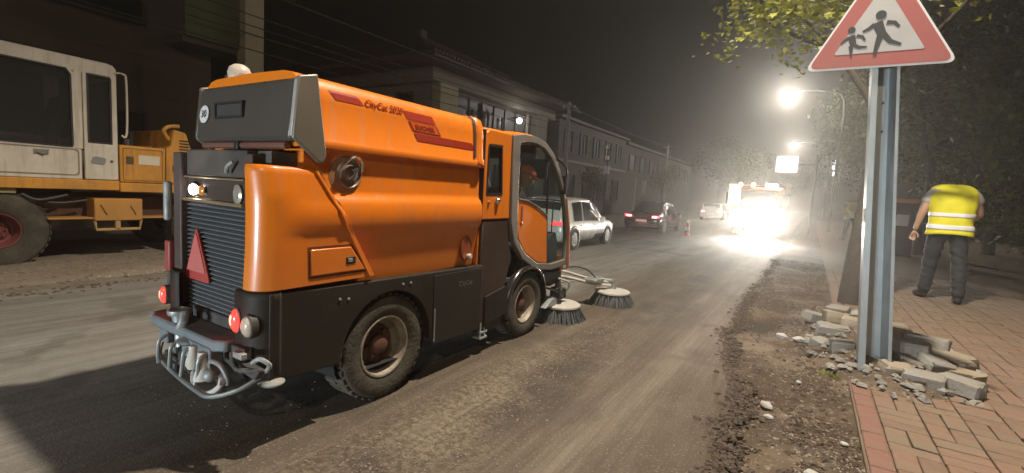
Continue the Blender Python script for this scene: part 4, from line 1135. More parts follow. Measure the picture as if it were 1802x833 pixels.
# rear body ------------------------------------------------------------
q = MB(); q.box(U(-1, .40), U(1, .40), 1.36, 2.0, .50, 1.52); q.build('engine_bay', chassis, SW)
q = MB(); q.box(U(-1, .45), U(-1, .36), 1.27, 1.40, .62, 1.50); q.build('rear_frame', mat('dark brown frame', (.05, .032, .026), .55, var=.2, dirt=.4, dcol=(.10, .07, .06)), SW, bevel=.008)
q = MB(); q.box(U(1, .28), U(1, .345), 1.29, 1.40, .62, 1.50); q.build('rear_frame', MATS['dark brown frame'], SW, bevel=.008)
lc = U(-1, .355); rc = U(1, .275)
q = MB(); q.box(lc, rc, 1.30, 1.36, 1.375, 1.52); q.build('upper_rear_cover', mat('sooty cover', (.045, .038, .036), .5, var=.3, vscale=8, dirt=.4), SW, bevel=.01)
q = MB(); q.tube([(-2.56, 1.275, 1.40), (-2.53, 1.262, 1.43), (-2.50, 1.275, 1.455)], .010, 8, smooth_n=3); q.build('grab_hook', greymetal, SW)
# lamp bar with chrome rims
q = MB(); q.box(lc, rc, 1.305, 1.345, 1.235, 1.365); lb = q.build('lamp_bar', mat('lamp bar brown', (.11, .085, .07), .3, metal=.5, var=.2), SW, bevel=.006)
q = MB(); q.tube([(lc, 1.292, 1.366), (rc, 1.292, 1.366)], .006, 6); q.tube([(lc, 1.285, 1.236), (rc, 1.285, 1.236)], .010, 8)
q.build('trim_strip', mat('brassy trim', (.50, .38, .22), .35, metal=.8, var=.2, dirt=.3), lb)
q = MB(); q.sphere((-2.945, 1.285, 1.295), .030, 16, 8, (1.35, .5, 1)); q.build('work_lamp', glow('work lamp', (1, .96, .9), 30), SW)
q = MB(); q.lathe([(.045, 0), (.047, -.006), (.036, -.012), (.036, 0)], (-2.945, 1.302, 1.295), 'y', 20); q.v = [(-2.945 + (x + 2.945) * 1.25, y, z) for x, y, z in q.v]; q.build('lamp_bezel', chrome, lb)
q = MB(); q.sphere((-2.86, 1.29, 1.293), .03, 14, 8, (1.1, .4, 1)); q.build('indicator', mat('amber lens', (.55, .20, .03), .25, coat=.4), lb)
q = MB(); q.lathe([(.038, 0), (.042, -.012), (.030, -.018), (.001, -.010)], (-2.49, 1.303, 1.29), 'y', 20); q.v = [(x, y, 1.29 + (z - 1.29) * 1.25) for x, y, z in q.v]; q.build('reflector', mat('glass reflector', (.42, .38, .32), .2, metal=.5, var=.2), lb)
# louvred grille: every slat a part
q = MB(); q.box(lc, rc, 1.335, 1.36, .56, 1.225); gr = q.build('grille', mat('grille backing', (.03, .03, .03), .7), SW)
sl = None
for i in range(26):
    z = .585 + i * .0248
    if sl is None:
        q = MB(); q.add([(lc, 1.334, z + .018), (rc, 1.334, z + .018), (rc, 1.304, z + .004), (lc, 1.304, z + .004), (lc, 1.302, z - .002), (rc, 1.302, z - .002), (rc, 1.330, z + .006), (lc, 1.330, z + .006)],
              [(0, 1, 2, 3), (3, 2, 5, 4), (4, 5, 6, 7), (0, 3, 4, 7), (1, 6, 5, 2)])
        sl = q.build('slat', slatm, gr, smooth=0); continue
    o = sl.copy(); COL.objects.link(o); o.parent = gr; o.location = (0, 0, i * .0248)
# warning triangle on the grille
def tri_pts(cx, cz, sx_, sz_, lean=0): return [(cx - sx_, cz - sz_), (cx + sx_, cz - sz_), (cx + lean, cz + sz_)]
q = MB(); q.prism(round_poly(tri_pts(-2.915, .935, .145, .155), .03, 3), 'y', 1.288, 1.296); tr = q.build('warning_triangle', mat('red triangle rim', (.32, .035, .03), .5, var=.1, dirt=.2), SW)
q = MB(); q.prism(round_poly(tri_pts(-2.915, .945, .105, .115), .02, 3), 'y', 1.283, 1.2875); q.build('triangle_centre', mat('salmon triangle', (.44, .11, .095), .5, var=.1, dirt=.25), tr)
q = MB(); q.box(-3.225, -3.165, 1.25, 1.285, .80, .98); q.build('side_reflector', mat('dull red marker', (.25, .05, .045), .5, var=.15), SW, bevel=.008)
q = MB(); q.box(-3.225, -3.165, 1.26, 1.31, .70, .80); q.build('lamp_bracket', chassis, SW, bevel=.01)
q = MB(); q.box(-3.215, -3.175, 1.24, 1.28, 1.10, 1.33); q.build('corner_plate', greymetal, SW, bevel=.012)

# skirts ----------------------------------------------------------------
WY, WR, WZ = 2.10, .34, .335      # rear wheel
AR = .375
arch = [(WY + AR * math.cos(a), WZ + AR * math.sin(a)) for a in np.linspace(PI * -.02, PI * 1.02, 22)]
sk = [(3.09, .235), (3.09, .775), (2.3, .79), (1.6, .805), (1.30, .815), (1.30, .36)] + [(1.70, .345)] + [p for p in arch[::-1] if True] + [(2.50, .30)]
for s in (1, -1):
    q = MB(); P_ = sk if s > 0 else sk
    q.prism(P_, 'x', *sorted((U(s, .44), U(s, .497))))
    skirt = q.build('skirt', black_pl, SW, bevel=.006, smooth=40)
    # rounded rear corner of the skirt
    rows = []
    for z in (.36, .40, .5, .6, .7, .78, .812, .822):
        ins = .015 if z in (.36, .822) else 0
        row = [(U(s, .30), 1.235 + ins, z)]
        for k in range(9):
            a = PI / 2 * k / 8
            row.append((U(s, .387 + (.11 - ins) * math.sin(a)), 1.345 - (.11 - ins) * math.cos(a), z))
        row.append((U(s, .497 - ins), 1.36, z)); rows.append(row)
    q = MB(); q.grid(rows); q.build('skirt_corner', black_pl, skirt, smooth=60, solid=.006)
    q = MB(); q.box(*sorted((U(s, .496), U(s, .502))), 2.50, 3.07, .255, .76); q.build('skirt_door', black_pl, skirt, bevel=.003)
    q = MB(); q.tube([(U(s, .503), 2.515, .52), (U(s, .505), 2.515, .28)], .006, 6); q.build('door_strip', greymetal, skirt)
    for (y, z) in ((1.71, .722), (1.77, .715), (2.20, .742), (2.27, .742)):
        q = MB(); q.lathe([(.009, 0), (.008, .006 * s), (.001, .008 * s)], (U(s, .497), y, z), 'x', 10); q.build('bolt', greymetal, skirt)
    place_text('CityCat', .055, (U(s, .5035), 2.86, .66), (0, s, 0), (0, 0, 1), mat('faint letters', (.10, .09, .08), .5), skirt, depth=.0006, sx=.95)
    # wheel well
    q = MB(); q.lathe([(AR + .004, 0), (AR + .004, -.30 * s), (.05, -.30 * s)], (U(s, .44), WY, WZ), 'x', 32); q.v = [(x, y, max(z, .22)) for x, y, z in q.v]
    q.build('wheel_well', mat('well black', (.012, .011, .010), .9), SW)
    wheel(SW, (U(s, .36), WY, WR), WR, .22, s)
    wheel(SW, (U(s, .375), 3.86, .31), .31, .20, s)
    # front mudguard
    P_o = [(3.86 + (.375) * math.cos(a), .31 + .39 * math.sin(a)) for a in np.linspace(-.05, PI * 1.06, 20)]
    P_i = [(3.86 + (.345) * math.cos(a), .31 + .36 * math.sin(a)) for a in np.linspace(-.05, PI * 1.06, 20)]
    rows = []
    for u, g in ((.28, 0), (.47, 0), (.492, -.006), (.50, -.022), (.498, -.04)):
        rows.append([(U(s, u), 3.86 + (.375 + g) * math.cos(a), .31 + (.39 + g) * math.sin(a)) for a in np.linspace(-.05, PI * 1.06, 24)])
    q = MB(); q.grid(rows); q.build('mudguard', mat('glossy black guard', (.02, .018, .017), .25, var=.2, coat=.4, dirt=.3, dcol=(.06, .05, .04)), SW, smooth=50, solid=.008)
    # black column under the cab behind the front wheel
    q = MB(); q.prism([(3.09, .20), (3.09, 1.135), (3.50, 1.135), (3.49, .92), (3.56, .80), (3.46, .52), (3.44, .20)], 'x', *sorted((U(s, .30), U(s, .47))))
    q.build('cab_base', mat('brown black panel', (.035, .020, .015), .5, var=.2, dirt=.5, dcol=(.06, .04, .03)), SW, bevel=.01)
    q = MB(); q.prism([(3.16, .50), (3.16, .24), (3.52, .30), (3.46, .55)], 'x', *sorted((U(s, .47), U(s, .488)))); q.build('mud_flap', black_pl, SW, bevel=.006)
    # bright step bracket between the wheels
    q = MB(); q.box(*sorted((U(s, .40), U(s, .48))), 3.12, 3.22, .14, .155); q.box(*sorted((U(s, .40), U(s, .48))), 3.12, 3.22, .19, .205)
    q.tube([(U(s, .47), 3.13, .14), (U(s, .47), 3.13, .28)], .008, 6); q.tube([(U(s, .47), 3.21, .14), (U(s, .46), 3.17, .27)], .008, 6)
    q.build('step', mat('bright galvanised step', (.5, .56, .57), .4, metal=.4, var=.2), SW)
# chassis
q = MB(); q.box(U(-1, .30), U(1, .30), 1.30, 4.45, .34, .62); q.box(U(-1, .43), U(1, .43), 2.45, 3.1, .30, .76); q.build('chassis', chassis, SW, bevel=.01)
q = MB(); q.tube([(U(-1, .36), WY, WR), (U(1, .36), WY, WR)], .05, 12); q.tube([(U(-1, .36), 3.86, .31), (U(1, .36), 3.86, .31)], .045, 12); q.build('axle', chassis, SW)

# tail: bumper, lamps, hoses and guard cage --------------------------------
q = MB(); q.prism([(U(-1, .54), 1.27), (U(-1, .53), 1.19), (U(-1, .44), 1.15), (U(1, .24), 1.15), (U(1, .30), 1.19), (U(1, .30), 1.30), (U(-1, .50), 1.30)], 'z', .50, .56)
bp_ = q.build('bumper', bluegrey, SW, bevel=.012)
q = MB(); q.box(-2.76, -2.46, 1.14, 1.21, .42, .52); q.build('bumper_bracket', bluegrey, SW, bevel=.01)
q = MB(); q.box(-3.08, -2.98, 1.16, 1.20, .42, .50); q.build('bumper_bracket', bluegrey, SW, bevel=.01)
# small pointed lug at the left end of the bumper
q = MB(); q.tube([(-3.24, 1.22, .53), (-3.30, 1.20, .54)], [.02, .004], 6); q.build('bumper_lug', bluegrey, SW)
def lamp(cx, cy, cz, r, m, name, squash=.78, par=SW, hot=False):
    q = MB(); q.lathe([(r * 1.12, .02), (r * 1.12, -.012), (r * 1.0, -.018), (r * .96, -.010)], (cx, cy, cz), 'y', 24)
    q.v = [(cx + (x - cx) * squash, y, z) for x, y, z in q.v]
    hs_ = q.build('lamp_housing', chassis, par)
    q = MB(); q.lathe([(r * .97, -.008), (r * .9, -.022), (r * .55, -.034), (.001, -.038)], (cx, cy, cz), 'y', 24)
    q.v = [(cx + (x - cx) * squash, y, z) for x, y, z in q.v]
    l_ = q.build(name, m, hs_, smooth=60)
    if hot:
        q = MB(); q.sphere((cx - r * .15, cy - .034, cz + r * .05), r * .42, 14, 8, (.55, .16, 1.1)); q.build('lamp_core', tailhot, l_)
    return l_
lamp(-2.375, 1.24, .665, .062, tailred, 'tail_lamp', .62, hot=True)
lamp(-2.27, 1.238, .655, .055, mat('dusty clear lens', (.50, .42, .33), .3, coat=.4, var=.15, dirt=.3), 'reversing_lamp', .8)
lamp(-3.155, 1.235, .665, .052, tailred, 'tail_lamp', .5, hot=True)
lamp(-3.205, 1.25, .655, .048, mat('amber lens', (.55, .20, .03), .25), 'indicator', .6)
ld = SW
point_light('tail_glow', (-2.375, 1.15, .67), .10, (1, .06, .03), SW, .03)
point_light('tail_glow', (-3.155, 1.15, .67), .07, (1, .06, .03), SW, .03)
# funnel ring and coupling pipes
q = MB(); q.lathe([(.048, 0), (.056, 0), (.060, .012), (.060, .026), (.050, .030), (.046, .018)], (-2.915, 1.20, .60), 'z', 24, closed=True); q.build('coupling_ring', galv, SW)
q = MB(); q.tube([(-2.915, 1.20, .60), (-2.91, 1.20, .50), (-2.88, 1.19, .42)], [.04, .03, .026], 12, smooth_n=3); q.build('pipe', galv, SW)
q = MB(); q.tube([(-2.83, 1.19, .62), (-2.80, 1.17, .585), (-2.82, 1.165, .55)], .024, 10, smooth_n=3); q.build('pipe', greymetal, SW)
q = MB(); q.sphere((-2.72, 1.15, .50), .055, 16, 8, (1.2, .8, .35)); q.build('valve_cap', galv, SW)
q = MB(); q.lathe([(.028, 0), (.036, .02), (.032, .05), (.020, .09), (.020, .12), (.001, .12)], (-2.60, 1.13, .39), 'z', 16); q.build('filter_bowl', palehose, SW)
q = MB(); q.lathe([(.045, 0), (.03, .06), (.022, .14), (.001, .14)], (-2.50, 1.13, .36), 'z', 16); q.build('cone', palehose, SW)
q = MB(); q.sphere((-2.43, 1.13, .395), .032, 12, 8); q.build('valve', greymetal, SW)
q = MB(); q.tube([(-2.62, 1.14, .36), (-2.52, 1.10, .325), (-2.40, 1.10, .32), (-2.32, 1.12, .37), (-2.33, 1.14, .42)], .014, 8, smooth_n=5); q.build('hose', palehose, SW)
q = MB(); q.tube([(-2.47, 1.15, .42), (-2.42, 1.13, .47), (-2.33, 1.13, .47), (-2.29, 1.14, .42), (-2.30, 1.15, .38)], .011, 8, smooth_n=5); q.build('hose', greymetal, SW)
q = MB(); q.lathe([(.022, -.02), (.028, 0), (.020, .02), (.001, .02)], (-2.315, 1.13, .405), 'y', 14); q.build('hose_coupling', mat('mauve coupling', (.20, .16, .18), .5), SW)
q = MB(); q.tube([(-2.90, 1.18, .42), (-2.90, 1.17, .28)], .016, 8); q.tube([(-2.98, 1.16, .38), (-2.62, 1.13, .36)], .012, 8); q.tube([(-2.80, 1.17, .48), (-2.76, 1.14, .40), (-2.66, 1.13, .38)], .014, 8, smooth_n=3); q.build('pipework', chassis, SW)['kind'] = 'stuff'
# guard cage of bent tube
q = MB(); q.tube([(-3.03, 1.20, .50), (-3.04, 1.16, .42), (-2.98, 1.13, .355), (-2.75, 1.10, .335), (-2.45, 1.08, .325), (-2.33, 1.085, .33), (-2.22, 1.15, .37), (-2.18, 1.24, .42)], .011, 8, smooth_n=6)
cg = q.build('guard_frame', galv, SW)
for i, x in enumerate((-2.93, -2.79, -2.65, -2.49)):
    q = MB(); q.tube([(x + .012, 1.145, .495), (x + .01, 1.105, .47), (x, 1.10, .40), (x - .01, 1.105 - .004 * i, .340)], .0095, 8, smooth_n=4); q.build('guard_bar', galv, cg)
# right hand pipe brackets and the pale dish under the skirt
q = MB(); q.box(-2.37, -2.25, 1.20, 1.24, .49, .55); q.prism([(-2.37, .44), (-2.16, .42), (-2.12, .47), (-2.37, .49)], 'y', 1.20, 1.24); q.tube([(-2.34, 1.19, .52), (-2.26, 1.17, .46), (-2.14, 1.22, .47)], .014, 8, smooth_n=4); q.build('tow_bracket', chassis, SW, bevel=.006)
q = MB(); q.box(-2.30, -2.22, 1.17, 1.20, .51, .54); q.tube([(-2.18, 1.20, .50), (-2.13, 1.21, .53), (-2.10, 1.24, .50), (-2.13, 1.24, .46)], .012, 8, smooth_n=4); q.build('shackle', greymetal, SW, bevel=.004)
q = MB(); q.sphere((-2.24, 1.33, .355), .07, 18, 8, (1.1, .9, .36)); q.build('pale_dish', mat('grey dish', (.25, .25, .23), .6, var=.2, dirt=.4), SW)

# cab ---------------------------------------------------------------------
outer = [(3.44, 1.862), (3.62, 1.892), (3.84, 1.895), (4.02, 1.862), (4.18, 1.78), (4.34, 1.64), (4.47, 1.46), (4.57, 1.22), (4.64, .92), (4.66, .62), (4.30, .60), (3.96, .645), (3.70, .77), (3.54, .93), (3.47, 1.12), (3.455, 1.40)]
inner = offset_poly(outer, .062)
inner = [(y + (.05 if y < 3.7 and z > 1.0 else 0), z) for y, z in inner]
inner[7] = (inner[7][0] + .03, inner[7][1]); inner[8] = (inner[8][0] + .032, inner[8][1]); inner[6] = (inner[6][0] + .018, inner[6][1])
ins_i = inner
for s in (1, -1):
    q = MB(); q.ring(outer if s > 0 else outer, ins_i, 'x', *sorted((U(s, .450), U(s, .500)))); q.build('door_frame', greyframe, SW, bevel=.008, segs=3, smooth=50)
    # orange lower door
    dr = [(3.585, 1.315), (3.75, 1.295), (3.95, 1.235), (4.14, 1.15), (4.20, .675), (3.99, .71), (3.75, .82), (3.62, .96), (3.575, 1.13)]
    q = MB(); q.prism(dr if s > 0 else dr[::-1], 'x', *sorted((U(s, .462), U(s, .492)))); dd = q.build('door', orange, SW, bevel=.008, segs=2, smooth=50)
    q = MB(); q.box(*sorted((U(s, .492), U(s, .500))), 3.635, 3.665, 1.12, 1.26); q.build('door_handle', mat('handle red brown', (.25, .05, .02), .4), dd, bevel=.004)
    q = MB(); q.sphere((U(s, .495), 3.65, 1.105), .018, 10, 6, (.5, 1, 1)); q.build('lock', mat('lock red', (.45, .10, .05), .3), dd)
    q = MB(); q.tube([(U(s, .494), 3.575, 1.32), (U(s, .494), 3.75, 1.302), (U(s, .494), 3.95, 1.244), (U(s, .494), 4.14, 1.157)], .009, 8); q.build('window_seal', greyframe, dd)
    q = MB(); q.tube([(U(s, .482), 4.13, 1.78), (U(s, .482), 4.145, 1.15), (U(s, .482), 4.205, .67)], .011, 8); q.build('door_edge', black_m, SW)
    # side glass
    gp = [inner[0], inner[1], inner[2], inner[3], inner[4], inner[5], inner[6], inner[7], inner[8], inner[9], (4.20, .665), (4.145, 1.155), (3.95, 1.24), (3.75, 1.30), (3.58, 1.318)]
    q = MB(); q.prism(gp if s > 0 else gp[::-1], 'x', *sorted((U(s, .468), U(s, .472)))); q.build('side_window', winglass, SW, smooth=0)
    # orange quarter body behind the door with its window
    qo = [(3.065, 1.145), (3.065, 1.835), (3.12, 1.865), (3.44, 1.862), (3.452, 1.40), (3.465, 1.145)]
    qi = [(3.10, 1.345), (3.10, 1.72), (3.11, 1.745), (3.30, 1.755), (3.335, 1.35), (3.30, 1.345)]
    q = MB(); q.ring(qo, qi, 'x', *sorted((U(s, .44), U(s, .478)))); qb = q.build('quarter_panel', orange, SW, bevel=.006, smooth=50)
    q = MB(); q.ring(offset_poly(qi, -.001), offset_poly(qi, .016), 'x', *sorted((U(s, .455), U(s, .482)))); q.build('quarter_seal', black_m, qb)
    q = MB(); q.prism(offset_poly(qi, .012), 'x', *sorted((U(s, .458), U(s, .462)))); q.build('quarter_window', winglass, qb, smooth=0)
    q = MB(); q.lathe([(.03, 0), (.028, .015 * s), (.015, .03 * s), (.001, .032 * s)], (U(s, .478), 3.26, 1.30), 'x', 14); q.build('filler_cap', chrome, qb)
    q = MB(); q.sphere((U(s, .482), 3.14, 1.285), .014, 10, 6); q.build('knob', mat('red knob', (.5, .08, .03), .3), qb)
    q = MB(); q.box(*sorted((U(s, .36), U(s, .476))), 3.055, 3.068, 1.14, 1.86); q.build('pillar_seal', black_m, qb)
# roof and back wall
rows = []
roofline = [(3.06, 1.84), (3.12, 1.872), (3.44, 1.878), (3.62, 1.90), (3.84, 1.905), (4.02, 1.872), (4.14, 1.812)]
for (y, z) in roofline: rows.append([(XC + u, y, z + dz) for u, dz in ((-.452, -.02), (-.43, .004), (-.3, .016), (0, .022), (.3, .016), (.43, .004), (.452, -.02))])
q = MB(); q.grid(rows); q.build('roof', orange, SW, smooth=60, solid=.012)
q = MB(); q.ring([(XC - .44, .62), (XC + .44, .62), (XC + .44, 1.84), (XC - .44, 1.84)], [(XC - .36, 1.33), (XC + .36, 1.33), (XC + .36, 1.74), (XC - .36, 1.74)], 'y', 3.07, 3.10); q.build('cab_back', orange, SW)
q = MB(); q.box(XC - .36, XC + .36, 3.083, 3.087, 1.33, 1.74); q.build('rear_window', winglass, SW, smooth=0)
# windscreen
ws = [(4.15, 1.802), (4.33, 1.645), (4.46, 1.462), (4.56, 1.22), (4.63, .92), (4.65, .72)]
q = MB(); q.grid([[(XC + u, y + .03 * (1 - (u / .45) ** 2), z) for u in (-.45, -.3, -.15, 0, .15, .3, .45)] for y, z in ws]); q.build('windscreen', winglass, SW, smooth=60)
q = MB(); q.prism([(4.655, .72), (4.68, .70), (4.68, .56), (4.60, .54), (4.60, .72)], 'x', XC - .45, XC + .45); q.build('front_panel', orange, SW, bevel=.01)
for s in (1, -1):
    q = MB(); q.tube([(U(s, .502), 4.53, 1.34), (U(s, .506), 4.62, 1.0), (U(s, .504), 4.672, .58)], [.012, .022, .02], 8); q.build('front_trim', mat('salmon trim', (.45, .16, .09), .5, var=.1, dirt=.3), SW)
q = MB(); q.box(XC - .44, XC + .44, 3.5, 4.62, .56, .60); q.build('cab_floor', chassis, SW, bevel=.005)
q = MB(); q.prism([(4.30, .60), (4.30, .80), (4.42, .95), (4.54, .97), (4.60, .85), (4.60, .60)], 'x', XC - .40, XC + .40); q.build('dashboard', mat('dash grey', (.05, .05, .05), .7, var=.1), SW, bevel=.01)
q = MB(); q.tube([(-2.55, 4.42, .92), (-2.55, 4.24, 1.10)], .02, 8)
ring_ = [(-2.55 + .15 * math.cos(a), 4.22 + .15 * math.sin(a) * .65, 1.11 + .15 * math.sin(a) * .75) for a in np.linspace(0, 2 * PI, 25)]
q.tube(ring_, .012, 6, cap=False); q.build('steering_wheel', black_m, SW)
q = MB(); q.box(-2.86, -2.36, 3.60, 4.00, .78, .90); q.prism([(3.58, .88), (3.66, .88), (3.60, 1.42), (3.53, 1.40)], 'x', -2.84, -2.38); q.box(-2.80, -2.42, 3.62, 3.95, .60, .78); q.build('seat', mat('seat fabric', (.025, .022, .022), .9, var=.2), SW, bevel=.03, segs=3)
# sun blind, mirrors and wipers
q = MB(); q.box(XC - .40, XC + .40, 3.98, 4.02, 1.70, 1.84); q.build('sun_visor', mat('bluish blind', (.16, .19, .20), .7, var=.2), SW, bevel=.01)
q = MB(); q.box(-2.56, -2.26, 4.14, 4.20, 1.52, 1.72); q.build('control_screen', black_m, SW, bevel=.015)
for s in (1, -1):
    q = MB(); q.tube([(U(s, .49), 4.24, 1.74), (U(s, .53), 4.40, 1.66), (U(s, .52), 4.46, 1.56)], .010, 8, smooth_n=4); ma = q.build('mirror_arm', black_m, SW)
    q = MB(); q.box(*sorted((U(s, .46), U(s, .53))), 4.44, 4.48, 1.38, 1.58); q.build('mirror', black_m, ma, bevel=.012)
q = MB(); q.tube([(-2.42, 4.665, .75), (-2.40, 4.62, 1.05), (-2.36, 4.55, 1.32)], .007, 6); q.build('wiper', black_m, SW)
q = MB(); q.lathe([(.01, 0), (.014, .01), (.001, .03)], (-2.62, 3.30, 1.888), 'z', 8); q.build('antenna_base', black_m, SW)
# cab interior reflector: bluish rear side glass behind the driver
# nose underside, linkages and the two front brushes
q = MB(); q.prism([(4.66, .58), (4.66, .44), (4.40, .40), (4.24, .50), (4.24, .60)], 'x', XC - .44, XC + .44); q.build('nose_underside', black_pl, SW, bevel=.01)
q = MB(); q.tube([(-2.28, 4.60, .46), (-2.26, 4.62, .34)], .035, 10); q.box(-2.34, -2.20, 4.56, 4.70, .24, .36); q.build('brush_motor', chassis, SW, bevel=.01)
q = MB(); q.tube([(-2.22, 4.52, .48), (-2.16, 4.66, .42), (-2.20, 4.70, .32), (-2.22, 4.66, .26)], .012, 7, smooth_n=5); q.build('hose', palehose, SW)
q = MB(); q.tube([(-2.30, 4.40, .38), (-2.24, 4.50, .34), (-2.22, 4.58, .30)], .012, 7, smooth_n=5); q.build('hose', rubber, SW)
q = MB(); q.prism([(4.30, .18), (4.44, .26), (4.56, .26), (4.56, .18)], 'x', -2.40, -2.24); q.build('brush_guard', greymetal, SW, bevel=.008)
def brush(cx, cy, r, hz_, name_arm=None):
    q = MB(); q.lathe([(.001, hz_ + .05), (r * .35, hz_ + .05), (r * .45, hz_ + .035), (r * .92, hz_ + .03), (r, hz_ + .018), (r * 1.0, hz_), (r * .9, hz_ - .006), (.001, hz_ - .006)], (cx, cy, 0), 'z', 28)
    d = q.build('brush_disc', mat('dusty pale disc', (.40, .375, .335), .6, var=.12, dirt=.4, dcol=(.25, .22, .18), dscale=9), SW)
    q = MB(); nb = 420
    for k in range(nb):
        a = 2 * PI * k / nb + random.uniform(-.02, .02); rr_ = r * random.uniform(.62, .93)
        e = Vector((math.cos(a), math.sin(a), 0)); t_ = Vector((-math.sin(a), math.cos(a), 0))
        p0 = Vector((cx, cy, hz_)) + e * rr_; p1 = Vector((cx, cy, random.uniform(.0, .012))) + e * (rr_ + r * random.uniform(.2, .45)) + t_ * random.uniform(-.02, .02)
        w_ = t_ * random.uniform(.003, .006)
        q.add([p0 - w_, p0 + w_, p1 + w_ * .6, p1 - w_ * .6, p0 - w_ + e * .006, p0 + w_ + e * .006, p1 + w_ * .6 + e * .004, p1 - w_ * .6 + e * .004], [(0, 1, 2, 3), (5, 4, 7, 6), (1, 5, 6, 2), (4, 0, 3, 7)])
    bs = q.build('bristles', mat('blue grey bristle', (.075, .08, .08), .8, var=.3, vscale=12), d, smooth=0); bs['kind'] = 'stuff'
brush(-2.27, 4.68, .235, .15)
brush(-2.07, 5.80, .225, .155)
q = MB(); q.lathe([(.001, .33), (.03, .33), (.032, .28), (.04, .20), (.05, .195)], (-2.06, 5.80, 0), 'z', 14); q.tube([(-2.22, 5.75, .30), (-2.05, 5.80, .30)], .03, 10); q.build('brush_motor', greymetal, SW)
q = MB(); q.tube([(-2.66, 4.62, .46), (-2.45, 5.15, .38), (-2.24, 5.62, .26), (-2.08, 5.76, .25)], .020, 9, smooth_n=5); q.build('brush_arm', palehose, SW)
q = MB(); q.tube([(-2.72, 4.62, .52), (-2.52, 5.15, .45), (-2.30, 5.60, .32), (-2.10, 5.78, .28)], .016, 8, smooth_n=5); q.build('hose', palehose, SW)
q = MB(); q.tube([(-2.52, 5.0, .44), (-2.42, 5.25, .50), (-2.30, 5.45, .46), (-2.24, 5.62, .34)], .009, 7, smooth_n=6); q.build('hose', rubber, SW)
q = MB(); q.tube([(-2.56, 4.7, .36), (-2.45, 5.0, .34), (-2.34, 5.2, .34)], .013, 7, smooth_n=5); q.build('hose', greymetal, SW)
q = MB(); q.box(-2.33, -2.16, 5.45, 5.72, .30, .345); q.build('arm_bracket', greymetal, SW, bevel=.01)
# suction mouth below
q = MB(); q.prism([(4.05, .05), (4.05, .30), (4.30, .36), (4.42, .30), (4.42, .05)], 'x', XC - .26, XC + .26); q.build('suction_mouth', chassis, SW, bevel=.01)

# ================================================================== STREET LAMPS
def lamp_head(par, c, ax, name='luminaire', on=True):
    """flat luminaire body with a lit lower glass; ax = unit vector along its length"""
    c = Vector(c); ax = Vector(ax).normalized(); sd = ax.cross(Vector((0, 0, 1)))
    q = MB(); q.obox(c + Vector((0, 0, .05)), ax * .34, sd * .14, Vector((0, 0, .05))); q.obox(c + Vector((0, 0, .115)), ax * .22, sd * .09, Vector((0, 0, .02)))
    h_ = q.build(name, greymetal, par, bevel=.02)
    q = MB(); q.sphere(c + Vector((0, 0, .0)), .12, 16, 8, (1.0, 1.0, .55)); g = q.build('lamp_glass', lampglass, h_)
    return h_
t = thing('suspended_street_lamp', (-.52, 3.85, 7.6), 'lit street lamp hung on a wire across the road above the sweeper', 'street lamp')
lamp_head(t, (-.52, 3.85, 7.6), (1, 0, 0))
MB().tube([(-12.34, 3.85, 8.3), (-.52, 3.85, 7.82), (4.2, 3.85, 8.1)], .012, 6).build('span_wire', rubber, t)
MB().tube([(-.52, 3.85, 7.8), (-.52, 3.85, 7.7)], .02, 6).build('hanger', greymetal, t)
point_light('lamp', (-.52, 3.85, 7.42), LAMP_W['near'], (1.0, .89, .73), t, .12, 'SPOT', (0, 0, 0), 132, .55)
t = thing('street_pole', (4.2, 3.85, 0), 'tall steel pole anchoring the wire of the hanging street lamp', 'pole')
MB().tube([(4.2, 3.85, -.1), (4.2, 3.85, 8.3)], [.11, .07], 12).build('post', galv, t)

def mast(x, y, h, arm, label, power, col=(1, .95, .85)):
    t = thing('street_lamp', (x, y, 0), label, 'street lamp', 'lit street lamps down the street')
    MB().tube([(x, y, -.1), (x, y, h * .5), (x, y, h - .6), (x - arm * .35, y, h), (x - arm, y, h + .12)], [.08, .07, .055, .035, .03], 10, smooth_n=4).build('post', darkwood, t)
    lamp_head(t, (x - arm, y, h), (1, 0, 0))
    point_light('lamp', (x - arm, y, h - .2), power, col, t, .12)
    return t
mast(.9, 32.6, 8.0, 2.75, 'tall street lamp with the big bright light above the oncoming truck', LAMP_W['far'])
mast(.9, 58.6, 8.0, 3.2, 'farther street lamp showing as a small white dot below the bright one', LAMP_W['far2'])
mast(5.6, -8.0, 8.0, 1.8, 'street lamp standing behind the photographer', 1250, (1, .85, .65))
# lit box sign on the right side
t = thing('illuminated_sign', (-.1, 28, 0), 'lit blank white box sign on a post under the street lamps', 'sign')
MB().tube([(-.05, 28.05, -.1), (-.05, 28.05, 4.0)], .06, 10).build('post', wood_pole, t)
MB().box(-1.80, -.85, 27.93, 28.07, 3.10, 3.90).build('sign_panel', glow('lit sign', (1, .98, .95), 2.6), t)
MB().ring([(-1.86, 3.04), (-.79, 3.04), (-.79, 3.96), (-1.86, 3.96)], [(-1.795, 3.105), (-.855, 3.105), (-.855, 3.895), (-1.795, 3.895)], 'y', 27.9, 28.1).build('sign_frame', paleframe, t)
MB().box(-.86, .0, 28.02, 28.08, 3.45, 3.55).build('bracket', wood_pole, t)
point_light('sign_light', (-1.32, 27.6, 3.5), 35, (1, .97, .92), t, .3)
t = thing('hanging_lantern', (1.55, 62, 4.6), 'slim bright lantern seen between the lit sign and the sign post', 'lamp')
MB().lathe([(.10, 0), (.17, .05), (.17, .95), (.10, 1.0), (.001, 1.05)], (1.55, 62, 5.6), 'z', 12).build('lamp_glass', glow('lantern', (1, .98, .95), 5), t)
MB().lathe([(.08, 0), (.15, .04), (.12, .4), (.001, .42)], (1.60, 62, 4.9), 'z', 12).build('lamp_globe', glow('lantern', (1, .98, .95), 5), t)
MB().tube([(1.9, 62, 0), (1.9, 62, 6.9), (1.6, 62, 6.95)], .07, 8).build('post', darkwood, t)

